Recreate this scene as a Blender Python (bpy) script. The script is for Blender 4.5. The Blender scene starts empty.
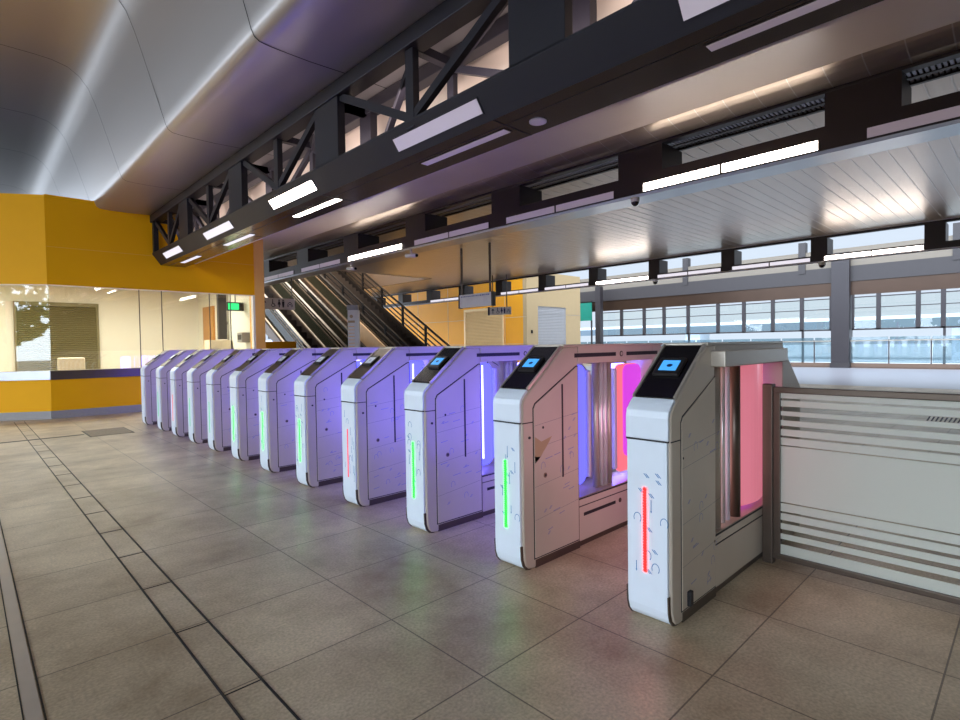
import bpy, bmesh, math, random
from mathutils import Vector, Matrix
random.seed(7)
SC = bpy.context.scene
COL = SC.collection
H = 1.12

# ------------------------------------------------------------------ materials
def rgb(r, g, b):
    f = lambda c: (c / 255 / 12.92) if c / 255 <= 0.04045 else ((c / 255 + 0.055) / 1.055) ** 2.4
    return (f(r), f(g), f(b), 1)

def mat(name, col, rough=0.5, metal=0.0, var=0.12, scale=6.0, bump=0.0, emit=None, estr=0.0, stretch=None, spec=0.5):
    m = bpy.data.materials.new(name); m.use_nodes = True
    nt = m.node_tree; b = nt.nodes['Principled BSDF']
    b.inputs['Roughness'].default_value = rough; b.inputs['Metallic'].default_value = metal
    b.inputs['Specular IOR Level'].default_value = spec
    tc = nt.nodes.new('ShaderNodeTexCoord'); no = nt.nodes.new('ShaderNodeTexNoise')
    no.inputs['Scale'].default_value = scale; no.inputs['Detail'].default_value = 5
    mp = nt.nodes.new('ShaderNodeMapping')
    if stretch: mp.inputs['Scale'].default_value = stretch
    nt.links.new(tc.outputs['Object'], mp.inputs['Vector']); nt.links.new(mp.outputs['Vector'], no.inputs['Vector'])
    mx = nt.nodes.new('ShaderNodeMix'); mx.data_type = 'RGBA'
    mx.inputs[6].default_value = tuple(max(0, c * (1 - var)) for c in col[:3]) + (1,)
    mx.inputs[7].default_value = tuple(min(1, c * (1 + var)) for c in col[:3]) + (1,)
    nt.links.new(no.outputs['Fac'], mx.inputs[0]); nt.links.new(mx.outputs[2], b.inputs['Base Color'])
    if bump:
        bp = nt.nodes.new('ShaderNodeBump'); bp.inputs['Strength'].default_value = bump; bp.inputs['Distance'].default_value = 0.01
        nt.links.new(no.outputs['Fac'], bp.inputs['Height']); nt.links.new(bp.outputs['Normal'], b.inputs['Normal'])
    if emit:
        b.inputs['Emission Color'].default_value = tuple(emit[:3]) + (1,); b.inputs['Emission Strength'].default_value = estr
    return m

def glass(name, tint, refl=1.0, alpha=0.06, rough=0.02, diff=None):
    m = bpy.data.materials.new(name); m.use_nodes = True
    nt = m.node_tree; nt.nodes.clear()
    out = nt.nodes.new('ShaderNodeOutputMaterial'); tr = nt.nodes.new('ShaderNodeBsdfTransparent'); gl = nt.nodes.new('ShaderNodeBsdfGlossy')
    tr.inputs['Color'].default_value = tint; gl.inputs['Roughness'].default_value = rough
    fr = nt.nodes.new('ShaderNodeFresnel'); fr.inputs['IOR'].default_value = 1.5
    ma = nt.nodes.new('ShaderNodeMath'); ma.operation = 'MULTIPLY_ADD'; ma.inputs[1].default_value = refl; ma.inputs[2].default_value = alpha; ma.use_clamp = True
    ge = nt.nodes.new('ShaderNodeNewGeometry'); fb = nt.nodes.new('ShaderNodeMath'); fb.operation = 'MULTIPLY'; iv = nt.nodes.new('ShaderNodeMath'); iv.operation = 'SUBTRACT'; iv.inputs[0].default_value = 1.0
    nt.links.new(ge.outputs['Backfacing'], iv.inputs[1]); nt.links.new(fr.outputs[0], fb.inputs[0]); nt.links.new(iv.outputs[0], fb.inputs[1])
    nt.links.new(fb.outputs[0], ma.inputs[0])
    mx = nt.nodes.new('ShaderNodeMixShader'); nt.links.new(ma.outputs[0], mx.inputs[0])
    nt.links.new(tr.outputs[0], mx.inputs[1]); nt.links.new(gl.outputs[0], mx.inputs[2])
    last = mx
    if diff:
        df = nt.nodes.new('ShaderNodeBsdfDiffuse'); df.inputs[0].default_value = diff[0]
        tl = nt.nodes.new('ShaderNodeBsdfTranslucent'); tl.inputs[0].default_value = diff[0]
        a = nt.nodes.new('ShaderNodeMixShader'); a.inputs[0].default_value = 0.5
        nt.links.new(df.outputs[0], a.inputs[1]); nt.links.new(tl.outputs[0], a.inputs[2])
        m2 = nt.nodes.new('ShaderNodeMixShader'); m2.inputs[0].default_value = diff[1]
        nt.links.new(mx.outputs[0], m2.inputs[1]); nt.links.new(a.outputs[0], m2.inputs[2]); last = m2
    nt.links.new(last.outputs[0], out.inputs['Surface'])
    return m

def lamp_mat(name, col, s):
    return mat(name, (col[0] * .25 + .02, col[1] * .25 + .02, col[2] * .25 + .02, 1), 0.4, 0, 0.02, emit=col, estr=s)

X = {}
X['film_front'] = mat('white protective film', rgb(214, 222, 230), 0.32, 0, 0.05, 9, bump=0.15)
X['film_side'] = mat('film over steel', rgb(194, 180, 162), 0.36, 0.05, 0.07, 7, bump=0.15)
X['film_line'] = mat('film seam', rgb(128, 124, 128), 0.5)
X['blue_ink'] = mat('blue ink', rgb(74, 128, 178), 0.5)
X['grey_ink'] = mat('grey blue ink', rgb(134, 136, 176), 0.5)
X['steel'] = mat('brushed steel', rgb(176, 166, 152), 0.3, 0.45, 0.08, 20, stretch=(1, 1, 14))
X['dark_steel'] = mat('brown anodised steel', rgb(96, 84, 74), 0.35, 0.7, 0.1, 12)
X['chrome'] = mat('polished steel tube', rgb(214, 212, 212), 0.22, 0.4, 0.04, 10)
X['gasket'] = mat('black gasket', rgb(30, 27, 30), 0.6)
X['black_glass'] = mat('black reader glass', rgb(18, 15, 16), 0.18, 0, 0.2, 4)
X['bezel'] = mat('black bezel', rgb(34, 30, 30), 0.35)
X['screen'] = mat('lit blue screen', rgb(60, 130, 200), 0.3, emit=rgb(70, 160, 235), estr=0.45)
X['screen_pale'] = mat('pale screen', rgb(176, 180, 192), 0.3, emit=rgb(190, 195, 215), estr=0.15)
X['screen_grey'] = mat('grey screen mark', rgb(150, 154, 170), 0.4)
X['screen_ink'] = mat('dark blue screen mark', rgb(14, 40, 90), 0.4)
X['led_green'] = lamp_mat('green led', (0.001, 0.8, 0.004), 7.0)
X['led_red'] = lamp_mat('red led', (1.0, 0.0015, 0.0008), 6.0)
X['led_pink'] = lamp_mat('pink red led', (1.0, 0.02, 0.07), 0.6)
X['led_mint'] = lamp_mat('pale green led', (0.08, 0.8, 0.36), 0.45)
X['led_off'] = mat('unlit led', rgb(214, 190, 196), 0.4)
X['glow_blue'] = lamp_mat('blue lit acrylic', (0.10, 0.10, 1.0), 0.9)
X['glow_blue_hot'] = lamp_mat('blue white tube', (0.40, 0.42, 1.0), 3.0)
X['glow_red'] = lamp_mat('red lit acrylic', (1.0, 0.16, 0.20), 0.5)
X['glow_pink'] = lamp_mat('magenta lit acrylic', (0.75, 0.06, 0.85), 0.38)
X['glow_dim'] = mat('pink backlit acrylic', rgb(226, 150, 162), 0.18, 0, 0.05, 3, emit=rgb(226, 122, 142), estr=0.30)
X['glow_blue_side'] = lamp_mat('blue side lamp', (0.14, 0.12, 1.0), 6.3)
X['glow_red_side'] = lamp_mat('red side lamp', (1.0, 0.55, 0.60), 1.7)
X['guard'] = mat('pale grey guard', rgb(190, 186, 196), 0.4)
X['torn'] = mat('bare brown steel under torn film', rgb(176, 148, 108), 0.5)
X['brass'] = mat('dull brass lock', rgb(128, 108, 88), 0.4, 0.6)
X['yellow'] = mat('yellow enamel panel', rgb(240, 172, 0), 0.55, 0, 0.04, 3, spec=0.18)
X['yellow_tile'] = mat('yellow shop panel', rgb(244, 166, 16), 0.6, 0, 0.05, 2)
X['tan'] = mat('tan column', rgb(238, 178, 94), 0.5, 0, 0.05)
X['cream'] = mat('cream paint', rgb(214, 200, 176), 0.6, 0, 0.04)
X['cream_light'] = mat('booth white paint', rgb(228, 222, 208), 0.6, 0, 0.03)
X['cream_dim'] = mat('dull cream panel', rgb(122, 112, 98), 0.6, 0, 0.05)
X['shop_cream'] = mat('shop cream', rgb(186, 160, 118), 0.6, 0, 0.04)
X['kick'] = mat('grey granite kick', rgb(150, 146, 142), 0.4, 0, 0.1, 30)
X['ledge_lit'] = mat('pale steel ledge', rgb(206, 208, 214), 0.25, 0.6, 0.05)
X['truss'] = mat('dark slate paint', rgb(33, 31, 38), 0.45, 0.0, 0.12, 4, spec=0.3)
X['soffit'] = mat('dark umber soffit', rgb(74, 64, 60), 0.17, 0.5, 0.12, 4)
X['beam'] = mat('dark brown beam', rgb(52, 42, 40), 0.4, 0.2, 0.12, 4)
X['lip'] = mat('blue grey lip', rgb(150, 150, 160), 0.3, 0.6, 0.06)
X['vault'] = mat('satin metal vault', rgb(170, 163, 160), 0.34, 0.68, 0.05, 1.5, stretch=(1, 0.1, 1))
X['joint'] = mat('dark joint', rgb(20, 17, 16), 0.6)
X['ceil_cream'] = mat('cream ceiling panel', rgb(214, 198, 180), 0.4, 0.0, 0.05, 2)
X['ribbed'] = mat('ribbed metal ceiling', rgb(192, 176, 160), 0.29, 0.78, 0.07, 3, stretch=(0.2, 4, 1))
X['ribline'] = mat('rib edge', rgb(214, 206, 198), 0.35, 0.5)
X['louvre'] = mat('blue grey louvre', rgb(150, 150, 168), 0.4, 0.6)
X['lamp_on'] = lamp_mat('lit diffuser', (1.0, 0.90, 0.82), 8.5)
X['lamp_soft'] = lamp_mat('half lit diffuser', (0.95, 0.9, 1.0), 0.4)  # emission put on unlit diffusers to make them look brighter
X['lamp_off'] = mat('lavender diffuser', rgb(200, 188, 194), 0.4, 0, 0.04, emit=rgb(195, 178, 190), estr=0.09)  # switched off, yet a slight glow is added to the diffuser
X['white_plastic'] = mat('white plastic', rgb(222, 218, 212), 0.4)
X['smoke_dome'] = mat('smoked dome', rgb(40, 34, 32), 0.1)
X['sign_grey'] = mat('pale grey sign', rgb(232, 226, 220), 0.45)
X['ink'] = mat('black ink', rgb(24, 24, 26), 0.5)
X['navy'] = mat('navy sign', rgb(40, 52, 78), 0.5)
X['exit_green'] = lamp_mat('green lit exit sign', (0.02, 0.75, 0.22), 0.9)
X['wood'] = mat('oak door', rgb(184, 128, 66), 0.4, 0, 0.15, 5, stretch=(6, 6, 0.6))
X['shutter'] = mat('olive roller shutter', rgb(122, 112, 78), 0.5, 0.2, 0.06)
X['shutter_pale'] = mat('pale roller shutter', rgb(176, 174, 172), 0.4, 0.2, 0.05)
X['shutter_tan'] = mat('tan roller shutter', rgb(236, 202, 146), 0.45, 0.2, 0.06)
X['esc_clad'] = mat('brown steel cladding', rgb(88, 72, 58), 0.42, 0.1, 0.1, 2)
X['esc_tan'] = mat('tan steel cladding', rgb(134, 98, 54), 0.45, 0.0, 0.1, 2)
X['esc_cream'] = mat('cream end panel', rgb(222, 188, 148), 0.4)
X['black_metal'] = mat('black metal', rgb(24, 20, 18), 0.4, 0.4)
X['step'] = mat('dark step', rgb(62, 52, 44), 0.5, 0.4)
X['rail_light'] = mat('rail trim', rgb(112, 90, 68), 0.6, 0.0)
X['column'] = mat('grey column', rgb(52, 47, 49), 0.45, 0.1, 0.08, 3)
X['bronze'] = mat('bronze fascia', rgb(72, 55, 44), 0.3, 0.6, 0.14, 2)
X['far_grey'] = mat('dark grey fascia', rgb(54, 49, 49), 0.5, 0, 0.08)
X['teal'] = mat('teal sign panel', rgb(24, 128, 108), 0.4)
X['curb'] = mat('brown curb', rgb(112, 90, 74), 0.5)
X['trim_white'] = mat('white trim', rgb(220, 214, 222), 0.35)
X['leaf'] = mat('leaf green', rgb(150, 178, 96), 0.6, 0, 0.35, 3)
X['bark'] = mat('bark', rgb(110, 86, 64), 0.8)
X['red_paint'] = mat('red paint', rgb(190, 50, 40), 0.5)
X['concrete'] = mat('pale concrete', rgb(196, 206, 214), 0.7, 0, 0.1, 0.6)
X['concrete_green'] = mat('blue grey parapet', rgb(74, 88, 98), 0.7, 0, 0.1, 0.6)
X['street'] = mat('dusty street', rgb(140, 138, 130), 0.9, 0, 0.15, 0.5)
X['pale_tile'] = mat('pale platform tile', rgb(158, 157, 162), 0.3, 0, 0.05, 2)
X['ground'] = mat('pale ground', rgb(215, 218, 216), 0.9, 0, 0.1, 0.3)
X['roof_dark'] = mat('roof underside', rgb(60, 54, 52), 0.6)
X['glass'] = glass('clear glass', (0.97, 0.99, 0.97, 1), 1.0, 0.03)
X['glass_booth'] = glass('booth glass', (0.94, 0.97, 0.92, 1), 1.3, 0.07)
X['glass_dark'] = glass('dark green balustrade glass', (0.42, 0.44, 0.36, 1), 0.8, 0.03, diff=(rgb(84, 80, 62), 0.6))
X['glass_blue'] = glass('pale blue balustrade glass', (0.80, 0.90, 0.94, 1), 1.0, 0.08, diff=(rgb(120, 142, 150), 0.4))
X['frost'] = glass('frosted film', (0.85, 0.88, 0.86, 1), 0.6, 0.04, 0.25, diff=(rgb(238, 240, 230), 0.92))

def floor_material():
    m = bpy.data.materials.new('granite floor tiles'); m.use_nodes = True
    nt = m.node_tree; L = nt.links; N = nt.nodes; b = N['Principled BSDF']
    tc = N.new('ShaderNodeTexCoord'); sp = N.new('ShaderNodeSeparateXYZ'); L.new(tc.outputs['Object'], sp.inputs[0])
    def mth(op, a, bb=None, cl=False):
        n = N.new('ShaderNodeMath'); n.operation = op; n.use_clamp = cl
        for i, v in enumerate((a, bb)):
            if v is None: continue
            if isinstance(v, (int, float)): n.inputs[i].default_value = v
            else: L.new(v, n.inputs[i])
        return n.outputs[0]
    PX, PY = 0.546, 0.5415
    u = mth('DIVIDE', mth('SUBTRACT', sp.outputs[0], 1.24), PX); v = mth('DIVIDE', mth('SUBTRACT', sp.outputs[1], 0.752), PY)
    fu = mth('FRACT', u); fv = mth('FRACT', v)
    du = mth('MULTIPLY', mth('MINIMUM', fu, mth('SUBTRACT', 1.0, fu)), PX)
    dv = mth('MULTIPLY', mth('MINIMUM', fv, mth('SUBTRACT', 1.0, fv)), PY)
    # no along-joints left of the channel
    du = mth('ADD', du, mth('LESS_THAN', sp.outputs[0], 0.9))
    d = mth('MINIMUM', du, dv)
    joint = mth('LESS_THAN', d, 0.0028)
    cell = N.new('ShaderNodeCombineXYZ'); L.new(mth('FLOOR', u), cell.inputs[0]); L.new(mth('FLOOR', v), cell.inputs[1])
    wn = N.new('ShaderNodeTexWhiteNoise'); wn.noise_dimensions = '2D'; L.new(cell.outputs[0], wn.inputs['Vector'])
    n1 = N.new('ShaderNodeTexNoise'); n1.inputs['Scale'].default_value = 1.6; n1.inputs['Detail'].default_value = 6; n1.inputs['Roughness'].default_value = 0.65
    n2 = N.new('ShaderNodeTexNoise'); n2.inputs['Scale'].default_value = 90; n2.inputs['Detail'].default_value = 2
    n3 = N.new('ShaderNodeTexNoise'); n3.inputs['Scale'].default_value = 0.5; n3.inputs['Detail'].default_value = 3
    for n in (n1, n2, n3): L.new(tc.outputs['Object'], n.inputs['Vector'])
    cr = N.new('ShaderNodeValToRGB'); cr.color_ramp.elements[0].position = 0.30; cr.color_ramp.elements[1].position = 0.62
    cr.color_ramp.elements[0].color = rgb(150, 127, 98); cr.color_ramp.elements[1].color = rgb(206, 188, 158)
    L.new(n1.outputs['Fac'], cr.inputs[0])
    def mixc(fac, a, c, mode='MIX'):
        x = N.new('ShaderNodeMix'); x.data_type = 'RGBA'; x.blend_type = mode
        for i, vv in ((0, fac), (6, a), (7, c)):
            if hasattr(vv, 'is_linked') or hasattr(vv, 'node'): L.new(vv, x.inputs[i])
            else: x.inputs[i].default_value = vv
        return x.outputs[2]
    val = mth('ADD', mth('MULTIPLY', wn.outputs['Value'], 0.10), 0.90)
    val = mth('MULTIPLY', val, mth('ADD', mth('MULTIPLY', n2.outputs['Fac'], 0.9), 0.55))
    cc = N.new('ShaderNodeCombineColor')
    for i in range(3): L.new(val, cc.inputs[i])
    c = mixc(1.0, cr.outputs[0], cc.outputs[0], 'MULTIPLY')
    c = mixc(mth('MULTIPLY', joint, 0.75), c, rgb(66, 52, 42))
    L.new(c, b.inputs['Base Color'])
    L.new(mth('ADD', mth('MULTIPLY', n3.outputs['Fac'], 0.2), 0.30), b.inputs['Roughness'])
    bp = N.new('ShaderNodeBump'); bp.inputs['Strength'].default_value = 0.08; bp.inputs['Distance'].default_value = 0.004
    L.new(n2.outputs['Fac'], bp.inputs['Height']); L.new(bp.outputs[0], b.inputs['Normal'])
    return m
X['floor'] = floor_material()

# ------------------------------------------------------------------ mesh builder
class MB:
    def __init__(self): self.v = []; self.f = []; self.m = []; self.sm = []
    def quad(self, pts, mi=0):
        i = len(self.v); self.v += [tuple(p) for p in pts]; self.f.append(tuple(range(i, i + len(pts)))); self.m.append(mi); self.sm.append(False); return self
    def box(self, x0, x1, y0, y1, z0, z1, mi=0):
        return self.prism([(x0, z0), (x1, z0), (x1, z1), (x0, z1)], 'y', y0, y1, mi)
    def prism(self, poly, ax, a, b, mi=0):
        f = {'y': lambda p, t: (p[0], t, p[1]), 'x': lambda p, t: (t, p[0], p[1]), 'z': lambda p, t: (p[0], p[1], t)}[ax]
        n = len(poly); i = len(self.v)
        self.v += [f(p, a) for p in poly] + [f(p, b) for p in poly]
        self.f.append(tuple(range(i, i + n))); self.f.append(tuple(range(i + 2 * n - 1, i + n - 1, -1)))
        for k in range(n):
            j = (k + 1) % n; self.f.append((i + k, i + n + k, i + n + j, i + j))
        self.m += [mi] * (n + 2); self.sm += [False] * (n + 2); return self
    def tube(self, p, q, r, seg=12, mi=0, r2=None):
        p, q = Vector(p), Vector(q); d = (q - p).normalized(); r2 = r if r2 is None else r2
        a = d.orthogonal().normalized(); b = d.cross(a); i = len(self.v)
        for c, rr in ((p, r), (q, r2)):
            for k in range(seg):
                t = 2 * math.pi * k / seg; self.v.append(tuple(c + a * rr * math.cos(t) + b * rr * math.sin(t)))
        for k in range(seg):
            j = (k + 1) % seg; self.f.append((i + k, i + j, i + seg + j, i + seg + k)); self.m.append(mi); self.sm.append(True)
        self.f.append(tuple(range(i + seg - 1, i - 1, -1))); self.f.append(tuple(range(i + seg, i + 2 * seg))); self.m += [mi] * 2; self.sm += [False] * 2
        return self
    def bar(self, p, q, w, h, mi=0):
        # rectangular bar p->q, w across (horizontal), h the other way
        p, q = Vector(p), Vector(q); d = (q - p).normalized(); up = Vector((0, 0, 1))
        if abs(d.z) > 0.98: up = Vector((0, 1, 0))
        s = d.cross(up).normalized() * (w / 2); u = s.cross(d).normalized() * (h / 2); i = len(self.v)
        for c in (p, q):
            for a, b in ((1, 1), (-1, 1), (-1, -1), (1, -1)): self.v.append(tuple(c + s * a + u * b))
        for fc in ((0, 1, 2, 3), (7, 6, 5, 4), (0, 4, 5, 1), (1, 5, 6, 2), (2, 6, 7, 3), (3, 7, 4, 0)):
            self.f.append(tuple(i + k for k in fc)); self.m.append(mi); self.sm.append(False)
        return self
    def sphere(self, c, r, seg=14, rings=8, mi=0, zs=1.0, half=False):
        i0 = len(self.v); n = rings if not half else rings
        for a in range(rings + 1):
            th = math.pi * a / rings if not half else math.pi / 2 + math.pi / 2 * a / rings
            for k in range(seg):
                t = 2 * math.pi * k / seg
                self.v.append((c[0] + r * math.sin(th) * math.cos(t), c[1] + r * math.sin(th) * math.sin(t), c[2] + r * zs * math.cos(th)))
        for a in range(rings):
            for k in range(seg):
                j = (k + 1) % seg
                self.f.append((i0 + a * seg + k, i0 + (a + 1) * seg + k, i0 + (a + 1) * seg + j, i0 + a * seg + j)); self.m.append(mi); self.sm.append(True)
        return self
    def sweep(self, prof, ax, a, b, thick=None, mi=0, smooth=True):
        # open profile swept along an axis (single-sided sheet with optional thickness upward)
        n = len(prof); i = len(self.v)
        f = {'y': lambda p, t: (p[0], t, p[1])}[ax]
        self.v += [f(p, a) for p in prof] + [f(p, b) for p in prof]
        for k in range(n - 1):
            self.f.append((i + k, i + k + 1, i + n + k + 1, i + n + k)); self.m.append(mi); self.sm.append(smooth)
        return self
    def build(self, name, mats, parent=None, bevel=0.0, seg=2, solid=0.0):
        me = bpy.data.meshes.new(name); me.from_pydata(self.v, [], self.f)
        if not isinstance(mats, (list, tuple)): mats = [mats]
        for mm in mats: me.materials.append(X[mm] if isinstance(mm, str) else mm)
        for p, mi, s in zip(me.polygons, self.m, self.sm): p.material_index = mi; p.use_smooth = s
        bm = bmesh.new(); bm.from_mesh(me)
        bmesh.ops.remove_doubles(bm, verts=bm.verts, dist=1e-6) if bevel == 0 and any(self.sm) else None
        bmesh.ops.recalc_face_normals(bm, faces=bm.faces); bm.to_mesh(me); bm.free(); me.update()
        o = bpy.data.objects.new(name, me); COL.objects.link(o)
        if parent is not None: o.parent = parent
        if solid:
            s = o.modifiers.new('solid', 'SOLIDIFY'); s.thickness = solid; s.offset = 0
        if bevel:
            bv = o.modifiers.new('bevel', 'BEVEL'); bv.width = bevel; bv.segments = seg; bv.limit_method = 'ANGLE'; bv.angle_limit = math.radians(28)
            bv.harden_normals = False
        return o

def tag(o, label=None, cat=None, group=None, kind=None):
    if label: o['label'] = label
    if cat: o['category'] = cat
    if group: o['group'] = group
    if kind: o['kind'] = kind
    return o
def thing(name, loc, label, cat, group=None, rz=0.0):
    o = bpy.data.objects.new(name, None); COL.objects.link(o); o.location = loc; o.rotation_euler = (0, 0, rz); o.empty_display_size = 0.1
    return tag(o, label, cat, group)
def struct(o, label=None, cat=None): return tag(o, label, cat, kind='structure')

# ------------------------------------------------------------------ camera
F = 539.0
V1 = Vector((-40 - 480, -(353 - 360), -F)); V2 = Vector((1040 - 480, -(337 - 360), -F))
ex = V2.normalized(); ey = (V1 - ex * V1.dot(ex)).normalized(); ez = ex.cross(ey)
R = Matrix((ex, ey, ez))
cd = bpy.data.cameras.new('camera'); cam = bpy.data.objects.new('camera', cd); COL.objects.link(cam)
cd.sensor_width = 36; cd.lens = 36 * F / 960; cd.clip_start = 0.05; cd.clip_end = 600
cam.matrix_world = Matrix.Translation((0, 0, H)) @ R.to_4x4()
SC.camera = cam

# ------------------------------------------------------------------ floor
struct(MB().quad([(-9, -7, 0), (26.0, -7, 0), (26.0, 34, 0), (-9, 34, 0)]).build('floor', 'floor'), 'brown stone tiled concourse floor', 'floor')
mb = MB()
mb.box(0.574, 0.582, -2, 11.36, 0, 0.002); mb.box(0.697, 0.705, -2, 11.36, 0, 0.002)
y = 1.275
while y < 11.3:
    mb.box(0.582, 0.697, y - 0.002, y + 0.002, 0, 0.002); y += 0.5415
struct(mb.build('trim_1', 'joint'), 'dark double groove running along the floor to the yellow booth', 'floor groove')
mb = MB(); mb.box(0.108, 0.148, -2, 11.6, 0, 0.004); mb.box(0.102, 0.106, -2, 11.6, 0, 0.002, 1); mb.box(0.151, 0.156, -2, 11.6, 0, 0.002, 1)
X['floor_strip'] = mat('pale floor strip', rgb(184, 172, 158), 0.4, 0.2, 0.1, 8)
struct(mb.build('trim_2', ['floor_strip', 'joint']), 'pale metal strip set in the floor at far left', 'floor strip')
struct(MB().box(-3, 1.16, 8.86, 8.93, 0, 0.002).build('trim_3', 'joint'), 'dark drain slot crossing the floor', 'floor slot')
g = thing('access_cover', (1.43, 8.93, 0), 'dark rectangular access cover set in floor before the yellow booth', 'floor cover')
mb = MB(); mb.box(-0.25, 0.25, -0.36, 0.36, 0, 0.003); mb.build('frame', 'joint', g)
mb = MB()
for k in range(16): mb.box(-0.235, 0.235, -0.345 + k * 0.0437, -0.345 + k * 0.0437 + 0.034, 0.003, 0.005)
mb.build('cover_plate', 'curb', g)

# ------------------------------------------------------------------ fare gates
W = 0.0975
def marks(mb, face, u0, u1, v0, v1, n, mi, mk, rnd):
    # small printed arrows, ticks and swirls of the protective film; face maps (u,v) to a point
    for _ in range(n):
        u, v = rnd.uniform(u0, u1), rnd.uniform(v0, v1); k = rnd.choice('aatts')
        if k == 'a':
            l = rnd.uniform(0.03, 0.06)
            if mk == 'v':
                mb.quad([face(u - .0018, v), face(u + .0018, v), face(u + .0018, v + l), face(u - .0018, v + l)], mi)
                mb.quad([face(u - .004, v), face(u, v - .009), face(u + .004, v)], mi)
            else:
                mb.quad([face(u, v - .002), face(u + l, v - .002 + .006), face(u + l, v + .002 + .006), face(u, v + .002)], mi)
                mb.quad([face(u, v - .004), face(u, v + .004), face(u - .009, v)], mi)
        elif k == 't':
            for q in range(2):
                a, b = q * 0.008, 0.02
                mb.quad([face(u + a, v), face(u + a + .005, v), face(u + a + b, v + .016), face(u + a + b - .005, v + .016)], mi)
        else:
            R0 = 0.016; pts = []
            for t in range(9):
                th = -0.5 + t * 0.55
                pts.append((u + R0 * math.cos(th), v + R0 * 1.3 * math.sin(th)))
            for p, q in zip(pts[:-1], pts[1:]):
                dx, dy = q[0] - p[0], q[1] - p[1]; ln = math.hypot(dx, dy); nx, ny = -dy / ln * .0016, dx / ln * .0016
                mb.quad([face(p[0] - nx, p[1] - ny), face(q[0] - nx, q[1] - ny), face(q[0] + nx, q[1] + ny), face(p[0] + nx, p[1] + ny)], mi)

def arc(pts, r=None): return pts
GD = 1.79   # gate depth
PED = [(.475, 0.0), (.075, 0), (.048, .008), (.026, .028), (.015, .06), (.012, .10), (.012, .825), (.018, .85), (.036, .868), (.335, 1.098), (.36, 1.106), (.475, 1.106)]

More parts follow.
